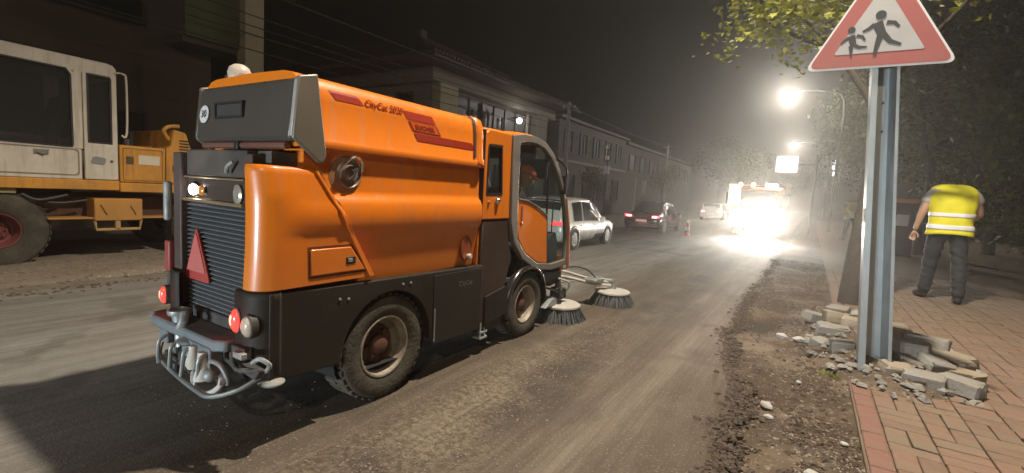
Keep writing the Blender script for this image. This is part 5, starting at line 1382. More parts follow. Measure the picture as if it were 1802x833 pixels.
# ================================================================== WARNING SIGN
t = thing('warning_sign', (.56, 4.95, 0), 'triangular children warning sign with a red border on a galvanised channel post', 'road sign')
def shearx(b, k=-.088, k2=-.02):
    b.v = [(.68 - (.72 - x) * .86 * (1 - .085 * z) + z * k, y + z * k2, z) for x, y, z in b.v]
    return b
prof = [(.475, 4.80), (.475, 4.99), (.655, 4.99), (.672, 4.80), (.700, 4.80), (.700, 4.795), (.667, 4.795), (.648, 4.984), (.481, 4.984), (.481, 4.806), (.468, 4.806)]
channel = [(.462, 4.775), (.462, 4.995), (.665, 4.995), (.700, 4.800), (.716, 4.800), (.716, 4.793), (.694, 4.793), (.659, 4.988), (.520, 4.988), (.520, 4.775)]
q = MB()
# open channel section: left box flange, web and slanted right flange with a lip
q.prism([(.462, 4.77), (.462, 4.99), (.470, 4.99), (.470, 4.778), (.512, 4.778), (.512, 4.80), (.518, 4.80), (.518, 4.77)], 'z', -.1, 2.60)
q.prism([(.4705, 4.982), (.4705, 4.990), (.660, 4.990), (.660, 4.982)], 'z', .02, 2.60)
q.prism([(.6602, 4.990), (.654, 4.981), (.694, 4.84), (.694, 4.80), (.722, 4.80), (.722, 4.807), (.701, 4.807), (.701, 4.845)], 'z', .02, 2.60)
shearx(q).build('post', galv, t, smooth=20)
q = MB(); 
for z in (2.28, 2.05): q.cyl((.60, 4.972, z), (.60, 4.99, z), .012, n=8)
shearx(q).build('bolt', chrome, t)['kind'] = 'stuff'
def Sg(px, pz): # sign plane coordinates -> world (y fixed, small tilt)
    return px, pz
q = MB()
for z in (1.15, 1.62): q.box(.700, .712, 4.786, 4.793, z, z + .05)
shearx(q).build('inspection_tag', mat('tag dull', (.35, .33, .30), .6, var=.2, dirt=.4), t)['kind'] = 'stuff'
q = MB(); q.box(.456, .461, 4.80, 4.96, 1.30, 1.42); shearx(q).build('sticker', mat('torn sticker', (.45, .43, .40), .7, var=.3, vscale=30, dirt=.6, dscale=12), t)
scx, scz = .305, 2.515
SIDE = .96
tri0 = [(scx - SIDE / 2, scz), (scx + SIDE / 2, scz), (scx - .02, scz + SIDE * .90)]
rot = R(-.3)
def RT(p): 
    dx, dz = p[0] - scx, p[1] - scz
    return (scx + dx * math.cos(rot) - dz * math.sin(rot), scz + dx * math.sin(rot) + dz * math.cos(rot))
tri0 = [RT(p) for p in tri0]
T_out = round_poly(tri0, .075, 5)
T_wh = round_poly(offset_poly(tri0, .014), .07, 5)
T_in = round_poly(offset_poly(tri0, .115), .02, 3)
YS = 4.70
q = MB(); q.prism(T_out, 'y', YS, YS + .012); q.build('sign_plate', mat('sign rim white', (.62, .60, .58), .5, var=.08), t, smooth=0)
q = MB(); q.prism(T_wh, 'y', YS - .002, YS - .0005); q.build('red_border', refl_red, t, smooth=0)
q = MB(); q.prism(T_in, 'y', YS - .004, YS - .0025); wp = q.build('sign_face', refl_white, t, smooth=0)
q = MB(); q.box(scx - .30, scx + .30, YS + .013, YS + .03, 2.66, 2.70); q.box(scx - .2, scx + .2, YS + .013, YS + .03, 2.95, 2.99); q.box(scx + .02, scx + .09, YS + .03, 4.76, 2.60, 3.05); q.build('bracket', galv, t)
q = MB(); q.prism([(.462, 4.77), (.462, 4.99), (.72, 4.99), (.72, 4.80)], 'z', 2.60, 3.1); q.v = [(.68 - (.72 - x) * .86 * .78 - .088 * z, y - .05, z) for x, y, z in q.v]; q.build('post_top', galv, t)
def limb2(b, pts, wd):
    """flat limb of varying width in the sign plane"""
    pts = [Vector((p[0], p[1])) for p in pts]
    Lf = []; Rt = []
    for i, p in enumerate(pts):
        d = (pts[min(i + 1, len(pts) - 1)] - pts[max(i - 1, 0)]).normalized(); nn = Vector((-d.y, d.x))
        Lf.append(p + nn * wd[i] / 2); Rt.append(p - nn * wd[i] / 2)
    for i in range(len(pts) - 1):
        quad = [Lf[i], Lf[i + 1], Rt[i + 1], Rt[i]]
        b.prism([RT((scx + v.x, scz + v.y)) for v in quad], 'y', YS - .006 - .0002 * len(b.v) / 60, YS - .004)
def disc2(b, c, r):
    b.prism([RT((scx + c[0] + r * math.cos(a), scz + c[1] + r * math.sin(a))) for a in np.linspace(0, 2 * PI, 17)[:-1]], 'y', YS - .0075, YS - .004)
# pixel helper for the pictogram: photo pixel -> offset in the sign plane
def SP(px, py):
    c = Vector((px - 901, -(py - 416.5), -F)); d = M3 @ c; k = (YS - 0) / d.y
    return (d.x * k - scx, HC + d.z * k - scz)
def fig(name, head, hr_, limbs):
    b = MB(); disc2(b, SP(*head), hr_)
    for pts, wd in limbs: limb2(b, [SP(*p) for p in pts], wd)
    b.build(name, signblack, wp, smooth=0)
fig('large_figure', (1550, 27), .034, [([(1543, 40), (1552, 62), (1550, 66)], [.07, .055, .05]), ([(1539, 44), (1528, 52), (1518, 57)], [.034, .026, .018]),
      ([(1560, 40), (1574, 40), (1582, 47)], [.034, .028, .018]), ([(1549, 62), (1543, 80), (1538, 97)], [.045, .034, .020]), ([(1554, 60), (1566, 73), (1585, 78)], [.042, .034, .018])])
fig('small_figure', (1498.5, 54), .025, [([(1498, 64), (1501, 80), (1500, 83)], [.05, .042, .036]), ([(1493, 68), (1486, 73), (1479, 79)], [.026, .020, .013]),
      ([(1507, 64), (1517, 65), (1522, 72)], [.026, .022, .013]), ([(1497, 82), (1497, 90), (1497, 99)], [.032, .024, .014]), ([(1502, 80), (1511, 84), (1525, 83)], [.030, .024, .013])])

# ================================================================== PEOPLE
def skinned(name, pts, edges, rad, m, parent, root=0, sub=2, wrinkle=0.0):
    off = root_loc(parent)
    me = bpy.data.meshes.new(name)
    names = list(pts.keys()); ix = {k: i for i, k in enumerate(names)}
    me.from_pydata([tuple(Vector(pts[k]) - off) for k in names], [(ix[a], ix[b_]) for a, b_ in edges], [])
    o = bpy.data.objects.new(name, me); COL.objects.link(o); o.parent = parent
    o.modifiers.new('skin', 'SKIN')
    sv = me.skin_vertices[0].data
    for k in names:
        r_ = rad[k]; r_ = (r_, r_) if not isinstance(r_, tuple) else r_
        sv[ix[k]].radius = r_; sv[ix[k]].use_root = (ix[k] == root)
    s_ = o.modifiers.new('sub', 'SUBSURF'); s_.levels = sub; s_.render_levels = sub
    dg = bpy.context.evaluated_depsgraph_get(); dg.update()
    me2 = bpy.data.meshes.new_from_object(o.evaluated_get(dg))
    o.modifiers.clear(); o.data = me2; me2.materials.clear(); me2.materials.append(m)
    me2.polygons.foreach_set('use_smooth', [True] * len(me2.polygons))
    if wrinkle:
        nrm = [v.normal.copy() for v in me2.vertices]
        for v, n_ in zip(me2.vertices, nrm):
            w_ = v.co + Vector((3.1, 1.7, 0))
            v.co += n_ * wrinkle * (nz(w_.x * 5 + w_.y * 5, w_.z * 17 + w_.x * 6, 1, 3) + .5 * nz(w_.x * 13, w_.z * 38, 1, 7))
    return o
def hand(par, wrist, d, side, s=1.0, curl=.5, m=skin):
    """palm with four curled fingers and a thumb; d = pointing direction, side = thumb side"""
    wrist = Vector(wrist); d = Vector(d).normalized(); side = Vector(side); side = (side - d * side.dot(d)).normalized(); pn = d.cross(side)
    pts = {'w': wrist, 'p': wrist + d * .045 * s, 'q': wrist + d * .08 * s}; ed = [('w', 'p'), ('p', 'q')]; rad = {'w': .024 * s, 'p': (.034 * s, .018 * s), 'q': (.036 * s, .015 * s)}
    for i, (o_, L_) in enumerate(((.028, .070), (.010, .080), (-.009, .075), (-.026, .058))):
        b0 = wrist + d * .085 * s + side * o_ * s
        d1 = (d * math.cos(curl * .6) + pn * math.sin(curl * .6)); d2 = (d * math.cos(curl * 1.6) + pn * math.sin(curl * 1.6))
        m1 = b0 + d1 * L_ * .5 * s; e1 = m1 + d2 * L_ * .5 * s
        pts['a%d' % i] = b0; pts['b%d' % i] = m1; pts['c%d' % i] = e1
        ed += [('q', 'a%d' % i), ('a%d' % i, 'b%d' % i), ('b%d' % i, 'c%d' % i)]
        rad['a%d' % i] = .010 * s; rad['b%d' % i] = .009 * s; rad['c%d' % i] = .007 * s
    pts['t0'] = wrist + d * .035 * s + side * .034 * s; pts['t1'] = wrist + d * .065 * s + side * .054 * s + pn * .012 * s; pts['t2'] = wrist + d * .092 * s + side * .052 * s + pn * .024 * s
    ed += [('p', 't0'), ('t0', 't1'), ('t1', 't2')]; rad['t0'] = .012 * s; rad['t1'] = .011 * s; rad['t2'] = .008 * s
    return skinned('hand', pts, ed, rad, m, par)

vest = mat('yellow vest fabric', (0.72, 0.66, 0.02), 0.75, var=0.10, vscale=14, dirt=.15, dcol=(.35, .33, .04), bump=.25, bscale=14, emit=(.9, .85, .02), estr=0.0)
bandm = mat('silver band', (0.80, 0.80, 0.82), 0.5, var=.1, vscale=25)
jeans = mat('dark trousers', (0.026, 0.028, 0.034), 0.85, var=.25, vscale=10, bump=.5, bscale=12)
shirt = mat('pale shirt', (0.42, 0.36, 0.34), 0.85, var=.1, bump=.3, bscale=14)
hairm = mat('dark hair', (0.03, 0.022, 0.018), 0.7, var=.2)

def worker(base, s, label, facing=0.0, full=True, pose=None):
    """standing with back to the camera, head bowed; local x right, y forward"""
    t = thing('person', base, label, 'person')
    bx, by, bz_ = base
    cf, sf = math.cos(facing), math.sin(facing)
    def W(x, y, z): return (bx + (x * cf - y * sf) * s, by + (x * sf + y * cf) * s, bz_ + z * s)
    P = dict(pelvis=W(0, 0, .93), spine=W(0, .02, 1.08), chest=W(.01, .07, 1.28), neck0=W(.02, .13, 1.43), neck=W(.02, .22, 1.44), head=W(.02, .33, 1.40), headt=W(.02, .38, 1.35),
             shL=W(-.17, .10, 1.40), shR=W(.20, .10, 1.40), elL=W(-.27, .06, 1.12), elR=W(.30, .12, 1.13), wrL=W(-.31, .12, .885), wrR=W(.24, .34, 1.02),
             hpL=W(-.10, 0, .88), hpR=W(.10, -.01, .88), knL=W(-.12, .08, .47), knR=W(.14, -.04, .47), anL=W(-.13, .16, .09), anR=W(.16, -.12, .09), toL=W(-.17, .28, .035), toR=W(.17, .02, .035))
    E_ = [('pelvis', 'spine'), ('spine', 'chest'), ('chest', 'neck0'), ('neck0', 'neck'), ('neck', 'head'), ('head', 'headt'), ('chest', 'shL'), ('chest', 'shR'), ('shL', 'elL'), ('elL', 'wrL'), ('shR', 'elR'), ('elR', 'wrR'),
          ('pelvis', 'hpL'), ('pelvis', 'hpR'), ('hpL', 'knL'), ('knL', 'anL'), ('hpR', 'knR'), ('knR', 'anR'), ('anL', 'toL'), ('anR', 'toR')]
    r_ = dict(pelvis=(.13, .10), spine=(.12, .09), chest=(.14, .10), neck0=.075, neck=.055, head=.095, headt=.075, shL=.07, shR=.07, elL=.045, elR=.045, wrL=.028, wrR=.028, hpL=.09, hpR=.09, knL=.058, knR=.058, anL=.042, anR=.042, toL=.024, toR=.024)
    r_ = {k: ((v[0] * s, v[1] * s) if isinstance(v, tuple) else v * s) for k, v in r_.items()}
    body = skinned('body', P, E_, r_, skin, t)
    # head: face turned down and away, with ears and nose
    hb = MB(); hc = Vector(P['head']); hb.sphere((0, 0, 0), .098 * s, 18, 12, (.82, 1.0, 1.12)); hb.sphere((-.082 * s, 0, -.01 * s), .024 * s, 8, 6, (.4, .8, 1.2)); hb.sphere((.082 * s, 0, -.01 * s), .024 * s, 8, 6, (.4, .8, 1.2)); hb.sphere((0, .10 * s, -.02 * s), .017 * s, 8, 6, (.8, 1, 1.4))
    hb.sphere((-.032 * s, .088 * s, .015 * s), .011 * s, 8, 6); hb.sphere((.032 * s, .088 * s, .015 * s), .011 * s, 8, 6); hb.sphere((0, .088 * s, -.055 * s), .02 * s, 8, 6, (1.2, .4, .3))
    tiltm = Matrix.Rotation(facing, 3, 'Z') @ Matrix.Rotation(-1.25, 3, 'X')
    hb.v = [tuple(hc + Vector((0, .02 * s, .0)) + tiltm @ Vector(v)) for v in hb.v]
    hd_ = hb.build('head', skin, body, smooth=60)
    hh = MB(); hh.sphere((0, -.018 * s, .022 * s), .104 * s, 18, 10, (.86, .98, 1.08)); hh.v = [v for v in hh.v]
    hh.v = [tuple(hc + Vector((0, .02 * s, .0)) + tiltm @ Vector(v)) for v in hh.v]; hh.build('hair', hairm, hd_, smooth=60)
    # trousers
    TP = {k: P[k] for k in ('pelvis', 'hpL', 'hpR', 'knL', 'knR')}
    TP['waist'] = W(0, .015, 1.02); TP['anL'] = W(-.13, .155, .055); TP['anR'] = W(.16, -.115, .055); TP['cfL'] = W(-.125, .12, .28); TP['cfR'] = W(.152, -.08, .28)
    skinned('trousers', TP, [('pelvis', 'waist'), ('pelvis', 'hpL'), ('pelvis', 'hpR'), ('hpL', 'knL'), ('hpR', 'knR'), ('knL', 'cfL'), ('cfL', 'anL'), ('knR', 'cfR'), ('cfR', 'anR')],
            dict(pelvis=(.155 * s, .12 * s), waist=(.145 * s, .11 * s), hpL=.115 * s, hpR=.115 * s, knL=.080 * s, knR=.080 * s, cfL=.076 * s, cfR=.076 * s, anL=.064 * s, anR=.064 * s), jeans, body, sub=3, wrinkle=.017 * s)
    # shoes
    for k in ('L', 'R'):
        a = Vector(P['an' + k]); to = Vector(P['to' + k]); d = (to - a); d.z = 0; d.normalize()
        b = MB(); sd = d.cross(Vector((0, 0, 1)))
        c = a + d * .07 * s; c.z = bz_ + .045 * s
        b.sphere((0, 0, 0), 1, 14, 8); b.v = [tuple(c + d * v[0] * .145 * s + sd * v[1] * .05 * s + Vector((0, 0, 1)) * (max(v[2], -.9) * .048 * s * (1.5 if v[0] < -.1 and v[2] > 0 else 1))) for v in b.v]
        b.build('shoe', mat('matt shoe', (.022, .02, .018), .9, var=.3, dirt=.5, dcol=(.09, .07, .05), spec=.2), body, smooth=60)
    # t-shirt sleeves and torso
    SP_ = {k: P[k] for k in ('spine', 'chest', 'neck0', 'shL', 'shR')}
    SP_['slL'] = tuple(Vector(P['shL']).lerp(Vector(P['elL']), .62)); SP_['slR'] = tuple(Vector(P['shR']).lerp(Vector(P['elR']), .62))
    skinned('shirt', SP_, [('spine', 'chest'), ('chest', 'neck0'), ('chest', 'shL'), ('chest', 'shR'), ('shL', 'slL'), ('shR', 'slR')],
            dict(spine=(.12 * s, .09 * s), chest=(.13 * s, .09 * s), neck0=.045 * s, shL=.088 * s, shR=.088 * s, slL=.080 * s, slR=.080 * s), shirt, body, wrinkle=.012 * s)
    # vest shell
    P['neck0']
    lv = [(.80 + .06, -.01, .225, .155), (.93, 0, .222, .150), (1.02, .01, .215, .146), (1.12, .03, .215, .148), (1.22, .055, .225, .150), (1.32, .085, .232, .150), (1.395, .115, .230, .140), (1.45, .145, .215, .115), (1.485, .165, .17, .08), (1.50, .175, .09, .04), (1.502, .18, .03, .01)]
    def ringv(z, yc, a, q, g=0, n=28):
        out = []
        for k in range(n):
            an = 2 * PI * k / n
            ca, sa = math.cos(an), math.sin(an)
            e = .78
            x = (a + g) * math.copysign(abs(ca) ** e, ca); y = (q + g) * math.copysign(abs(sa) ** e, sa)
            wr = 1 + .07 * nz(x * 7, z * 6 + y * 6, 1, 3) + .035 * nz(x * 17 + z * 9, z * 15, 1, 8)
            out.append(W(.012 + x * wr, yc + y * wr, z - .012 * math.cos(an * 2) * (z < .9)))
        return out
    tbl = np.array(lv); zz_ = np.concatenate([np.linspace(.86, 1.45, 26), [1.468, 1.485, 1.495, 1.50, 1.502]])
    b = MB(); b.grid([ringv(float(z), *[float(np.interp(z, tbl[:, 0], tbl[:, j])) for j in (1, 2, 3)], n=48) for z in zz_], closed_u=True)
    vs = b.build('vest', vest, body, smooth=80, solid=.006)
    def band(z0, z1):
        zz = np.linspace(z0, z1, 4); tb = np.array(lv)
        rows = [ringv(z, *[float(np.interp(z, tb[:, 0], tb[:, j])) for j in (1, 2, 3)], g=.008, n=48) for z in zz]
        b = MB(); b.grid(rows, closed_u=True); b.build('reflective_band', bandm, vs, smooth=80, solid=.003)
    band(.925, .985); band(1.085, 1.135)
    hand(body, P['wrL'], Vector(P['wrL']) - Vector(P['elL']) + Vector((0, .02, -.1)), (1 * cf, 1 * sf, 0), s * .95, .7)
    hand(body, P['wrR'], Vector(P['wrR']) - Vector(P['elR']), (-1, 0, .3), s * .95, .7)
    return t
worker((1.80, 9.75, .055), 1.215, 'road worker seen from behind in a yellow reflective vest and dark trousers, head bowed')
worker((1.46, 25.2, .04), 1.12, 'distant worker in a yellow vest, half hidden by the sign post', facing=.3)

# driver
def driver():
    t = thing('person', (-2.52, 3.80, .90), 'sweeper driver leaning to the side window in an orange cap', 'person')
    P = dict(pelvis=(-2.56, 3.80, .98), spine=(-2.54, 3.80, 1.12), chest=(-2.49, 3.84, 1.30), neck=(-2.43, 3.90, 1.43), head=(-2.41, 3.93, 1.50), headt=(-2.41, 3.93, 1.55),
             shL=(-2.64, 3.86, 1.36), shR=(-2.36, 3.84, 1.34), elL=(-2.70, 4.00, 1.16), elR=(-2.30, 3.98, 1.16), wrL=(-2.64, 4.20, 1.16), wrR=(-2.44, 4.18, 1.17), hpL=(-2.64, 3.85, .96), hpR=(-2.48, 3.85, .96), knL=(-2.68, 4.18, .96), knR=(-2.44, 4.18, .94), anL=(-2.66, 4.30, .68), anR=(-2.44, 4.32, .68), toL=(-2.66, 4.42, .64), toR=(-2.44, 4.44, .64))
    E_ = [('pelvis', 'spine'), ('spine', 'chest'), ('chest', 'neck'), ('neck', 'head'), ('head', 'headt'), ('chest', 'shL'), ('chest', 'shR'), ('shL', 'elL'), ('elL', 'wrL'), ('shR', 'elR'), ('elR', 'wrR'), ('pelvis', 'hpL'), ('pelvis', 'hpR'), ('hpL', 'knL'), ('hpR', 'knR'), ('knL', 'anL'), ('knR', 'anR'), ('anL', 'toL'), ('anR', 'toR')]
    r_ = dict(pelvis=.12, spine=.11, chest=.115, neck=.045, head=.07, headt=.06, shL=.06, shR=.06, elL=.042, elR=.042, wrL=.026, wrR=.026, hpL=.08, hpR=.08, knL=.055, knR=.055, anL=.04, anR=.04, toL=.03, toR=.03)
    body = skinned('body', P, E_, r_, skin, t)
    hc = Vector((-2.36, 3.94, 1.52))
    tm = Matrix.Rotation(-.55, 3, 'Z') @ Matrix.Rotation(-.35, 3, 'X')
    hb = MB(); hb.sphere((0, 0, 0), .088, 18, 12, (.84, 1.0, 1.15)); hb.sphere((.075, 0, 0), .02, 8, 6, (.4, .8, 1.3)); hb.sphere((-.075, 0, 0), .02, 8, 6, (.4, .8, 1.3)); hb.sphere((0, .092, -.01), .016, 8, 6, (.8, 1.1, 1.4)); hb.sphere((0, .078, -.052), .018, 8, 6, (1.2, .4, .3))
    for e in (-.03, .03): hb.sphere((e, .08, .015), .010, 8, 6)
    hb.v = [tuple(hc + tm @ Vector(v)) for v in hb.v]; hd_ = hb.build('head', skin, body, smooth=60)
    capm = mat('orange cap', (.72, .16, .04), .7, var=.08)
    cb = MB(); cb.sphere((0, -.006, .035), .094, 18, 10, (.92, 1.05, .95)); cb.v = [(x, y, max(z, .028)) for x, y, z in cb.v]
    cb.prism([(-.06, .06), (-.045, .13), (0, .155), (.045, .13), (.06, .06)], 'z', .030, .040)
    cb.v = [tuple(hc + tm @ Vector(v)) for v in cb.v]; cb.build('cap', capm, hd_, smooth=50)
    SPp = {k: P[k] for k in ('spine', 'chest', 'shL', 'shR', 'elL', 'elR', 'pelvis')}
    skinned('jacket', SPp, [('pelvis', 'spine'), ('spine', 'chest'), ('chest', 'shL'), ('chest', 'shR'), ('shL', 'elL'), ('shR', 'elR')], dict(pelvis=.135, spine=.125, chest=.13, shL=.075, shR=.075, elL=.055, elR=.055), mat('dark jacket', (.06, .035, .03), .8, var=.2, bump=.3), body, wrinkle=.01)
    TP = {k: P[k] for k in ('pelvis', 'hpL', 'hpR', 'knL', 'knR', 'anL', 'anR')}
    skinned('trousers', TP, [('pelvis', 'hpL'), ('pelvis', 'hpR'), ('hpL', 'knL'), ('hpR', 'knR'), ('knL', 'anL'), ('knR', 'anR')], dict(pelvis=.13, hpL=.09, hpR=.09, knL=.066, knR=.066, anL=.05, anR=.05), jeans, body)
    hand(body, P['wrL'], (.3, .6, .2), (0, 0, 1), .85, 1.0); hand(body, P['wrR'], (-.2, .6, .2), (0, 0, 1), .85, 1.0)
driver()

# ================================================================== EXCAVATOR
EX = thing('wheeled_excavator', (-9.0, 2.2, 0), 'wheeled excavator with cream cab and yellow body parked on the left verge', 'excavator')
XS = -8.5
q = MB(); q.prism(round_poly([(.55, 1.19), (2.74, 1.19), (2.74, 2.72), (2.66, 2.80), (.95, 2.86), (.55, 2.3)], .06), 'x', XS - 1.0, XS - .002)
# cab as frame pieces so that glass is real: near side wall as ring pieces
q = MB(); q.prism([(.60, 1.19), (2.34, 1.19), (2.34, 1.60), (.60, 1.60)], 'x', XS - .05, XS); cabw = q.build('cab_side', excwhite, EX, bevel=.012)
q = MB(); q.prism([(.60, 1.19), (2.74, 1.19), (2.74, 1.24), (.60, 1.24)], 'x', XS - 1.0, XS - .051); q.build('cab_floor', chassis, EX)
q = MB(); q.prism(round_poly([(.60, 2.69), (.60, 2.80), (1.2, 2.85), (2.66, 2.815), (2.735, 2.74), (2.735, 2.62), (2.68, 2.62)], .03), 'x', XS - 1.0, XS - .001); q.build('cab_roof', excwhite, EX, bevel=.015)
q = MB(); q.box(XS - .05, XS - .0015, 2.27, 2.36, 1.601, 2.69); q.build('cab_pillar', excwhite, EX, bevel=.012)
# rear door with its own window
do = [(2.365, 1.195), (2.735, 1.195), (2.735, 2.75), (2.69, 2.80), (2.365, 2.815)]
oi = [(2.405, 1.70), (2.675, 1.70), (2.675, 2.60), (2.66, 2.63), (2.405, 2.635)]
q = MB(); q.ring(do, oi, 'x', XS - .045, XS + .006); dr = q.build('cab_rear_panel', excwhite, EX, bevel=.01)
q = MB(); q.ring(offset_poly(oi, -.001), offset_poly(oi, .022), 'x', XS - .03, XS + .012); q.build('window_seal', black_m, dr)
dgl = glass('excavator glass', (.6, .6, .58), .35)
q = MB(); q.prism(oi, 'x', XS - .02, XS - .014); q.build('window', dgl, dr, smooth=0)
wi = [(.62, 1.635), (2.24, 1.615), (2.255, 1.65), (2.25, 2.58), (2.20, 2.655), (.62, 2.70)]
q = MB(); q.ring([(.60, 1.595), (2.275, 1.595), (2.275, 1.66), (2.275, 2.60), (2.22, 2.695), (.60, 2.715)], wi, 'x', XS - .04, XS + .004); wf = q.build('door_window_frame', excwhite, EX, bevel=.006)
q = MB(); q.ring(offset_poly(wi, -.001), offset_poly(wi, .02), 'x', XS - .03, XS + .010); q.build('window_seal', black_m, wf)
q = MB(); q.prism(wi, 'x', XS - .02, XS - .014); q.build('window', dgl, wf, smooth=0)
q = MB(); q.ring(round_poly([(.62, 1.24), (2.31, 1.24), (2.31, 1.60), (.62, 1.60)], .05), round_poly([(.635, 1.255), (2.295, 1.255), (2.295, 1.585), (.635, 1.585)], .05), 'x', XS, XS + .006); q.build('door_seam', mat('dirty seam', (.22, .18, .14), .8), EX)
q = MB(); q.box(XS, XS + .012, 1.86, 2.0, 1.50, 1.56); q.tube([(XS + .015, 1.88, 1.53), (XS + .03, 1.95, 1.50), (XS + .015, 2.0, 1.56)], .012, 6); q.build('door_handle', mat('grey handle', (.20, .19, .17), .5), EX)
q = MB(); q.prism(round_poly([(2.42, 1.42), (2.58, 1.40), (2.60, 1.50), (2.46, 1.52)], .03), 'x', XS + .006, XS + .012); q.build('worn_patch', mat('grey worn patch', (.22, .22, .21), .6), EX)
q = MB(); q.lathe([(.018, 0), (.018, .008), (.001, .008)], (XS + .006, 2.66, 1.46), 'x', 10); q.build('lock', chassis, EX)
q = MB(); q.tube([(XS + .03, 2.72, 2.70), (XS + .05, 2.80, 2.70), (XS + .05, 2.835, 2.60), (XS + .05, 2.83, 1.88), (XS + .04, 2.77, 1.84)], .014, 8, smooth_n=4); q.build('grab_rail', excwhite, EX)
# far side, back and front of the cab
q = MB(); q.box(XS - 1.0, XS - .95, .60, 2.735, 1.241, 1.6); q.box(XS - 1.0, XS - .95, 2.2, 2.36, 1.6, 2.7); q.build('cab_far_side', excwhite, EX)
q = MB(); q.box(XS - .95, XS - .051, 2.68, 2.73, 1.241, 1.75); q.build('cab_back', mat('cab inside', (.06, .055, .05), .8), EX)
q = MB(); q.box(XS - .95, XS - .051, .60, .64, 1.241, 1.6); q.tube([(XS - .08, .62, 1.6), (XS - .08, .64, 2.72)], .03, 8); q.tube([(XS - .93, .62, 1.6), (XS - .93, .64, 2.72)], .03, 8); q.build('cab_front', excwhite, EX)
q = MB(); q.prism([(1.6, 1.25), (2.1, 1.25), (2.15, 1.55), (2.35, 2.3), (2.22, 2.32), (2.0, 1.75), (1.6, 1.7)], 'x', XS - .75, XS - .3); q.build('operator_seat', mat('seat grey', (.06, .055, .05), .9), EX, bevel=.04, segs=3)
q = MB(); q.tube([(XS - .25, 1.55, 1.25), (XS - .25, 1.5, 1.85)], .015, 6); q.box(XS - .35, XS - .2, 1.6, 2.0, 1.55, 1.75); q.build('console', mat('pale console', (.25, .24, .22), .7), EX, bevel=.02)
# yellow waistband, engine covers
q = MB(); q.box(XS - 1.9, XS + .012, .45, 2.745, 1.05, 1.188); q.box(XS - 1.9, XS + .012, 2.752, 3.62, 1.03, 1.165); q.build('waistband', excyel, EX, bevel=.01)
q = MB(); q.box(XS - 1.9, XS, 2.755, 3.33, 1.17, 1.71); ec = q.build('engine_cover', excyel, EX, bevel=.02)
q = MB(); q.ring(round_poly([(2.79, 1.20), (3.29, 1.20), (3.29, 1.67), (2.79, 1.67)], .02), round_poly([(2.80, 1.21), (3.28, 1.21), (3.28, 1.66), (2.80, 1.66)], .02), 'x', XS, XS + .004); q.build('cover_seam', mat('dark yellow seam', (.20, .09, .015), .7), ec)
q = MB(); q.box(XS, XS + .006, 2.98, 3.25, 1.44, 1.58); q.build('blank_plate', mat('cream plate', (.62, .55, .42), .6, var=.1), ec, bevel=.006)
q = MB(); q.box(XS, XS + .006, 2.83, 2.92, 1.44, 1.55); q.build('vent', mat('dark vent', (.08, .06, .03), .8), ec)
q = MB(); q.prism(round_poly([(3.34, 1.17), (3.70, 1.17), (3.70, 1.70), (3.62, 1.98), (3.45, 2.02), (3.40, 1.75), (3.34, 1.72)], .03), 'x', XS - 1.9, XS - .001); ec2 = q.build('counterweight', excyel, EX, bevel=.02)
lv_ = None
for k in range(6):
    z = 1.62 + .045 * k
    q = MB(); q.box(XS, XS + .01, 3.52, 3.66, z, z + .018); q.build('vent_slat', black_m, ec2)
q = MB(); q.box(XS, XS + .006, 3.42, 3.50, 1.36, 1.46); q.build('vent', mat('dark vent', (.08, .06, .03), .8), ec2)
q = MB(); q.tube([(XS - .1, 3.42, 1.85), (XS - .1, 3.35, 1.98), (XS - .1, 3.42, 2.06), (XS - .1, 3.56, 2.08)], .03, 8, smooth_n=4); q.build('lifting_eye', excyel, EX)
q = MB(); q.lathe([(.05, 0), (.05, .25), (.04, .26), (.001, .26)], (XS - 1.2, 3.3, 1.72), 'z', 12); q.build('exhaust', chassis, EX)
q = MB(); q.cyl((XS - .06, 2.86, 1.71), (XS - .06, 2.86, 1.80), .035, n=10); q.build('filler_neck', chassis, EX)
# undercarriage
q = MB(); q.box(XS - 1.6, XS - .35, -.4, 4.3, .62, .95); q.cyl((XS - 1.0, 1.9, .95), (XS - 1.0, 1.9, 1.05), .55, n=28); q.build('undercarriage', mat('muddy red chassis', (.07, .028, .018), .85, var=.3, dirt=.6, dcol=(.07, .05, .035)), EX, bevel=.02)
q = MB(); q.box(XS - .34, XS - .04, 1.98, 3.40, .635, .66); q.build('side_step', excyel, EX, bevel=.006)
q = MB(); q.box(XS - .34, XS - .02, 2.46, 3.03, .61, .93); tb = q.build('tool_box', excyel, EX, bevel=.012)
for (y, z, yy, zz) in ((2.53, .84, 2.60, .70), (2.88, .83, 2.94, .70)):
    q = MB(); q.tube([(XS - .018, y, z), (XS - .016, yy, zz)], .010, 5); q.build('scrape', mat('brown scrape', (.16, .08, .03), .8), tb)
q = MB(); q.tube([(XS - .06, 2.47, .61), (XS - .06, 2.49, .48), (XS - .06, 3.0, .48), (XS - .06, 3.02, .61)], .022, 8); q.box(XS - .09, XS - .03, 2.70, 2.76, .48, .61); q.box(XS - .20, XS - .03, 2.50, 3.0, .47, .49); q.build('step_frame', mat('worn yellow step', (.40, .25, .10), .7, var=.2, dirt=.5), EX)
q = MB(); q.box(XS - .3, XS - .05, 1.52, 1.70, .98, 1.045); q.build('work_lamp_box', mat('dull yellow grey', (.30, .26, .14), .7, var=.2), EX, bevel=.01)
q = MB(); q.tube([(XS - .1, 1.75, .98), (XS - .05, 1.9, .9), (XS - .1, 2.2, .97)], .02, 7, smooth_n=4); q.tube([(XS - .15, 1.8, .9), (XS - .08, 2.1, .86), (XS - .1, 2.4, .9)], .016, 7, smooth_n=4); q.build('hydraulic_hose', rubber, EX)['kind'] = 'stuff'
exrim = mat('red brown rim', (.17, .04, .035), .7, var=.3, dirt=.6, dcol=(.07, .045, .035), dscale=5)
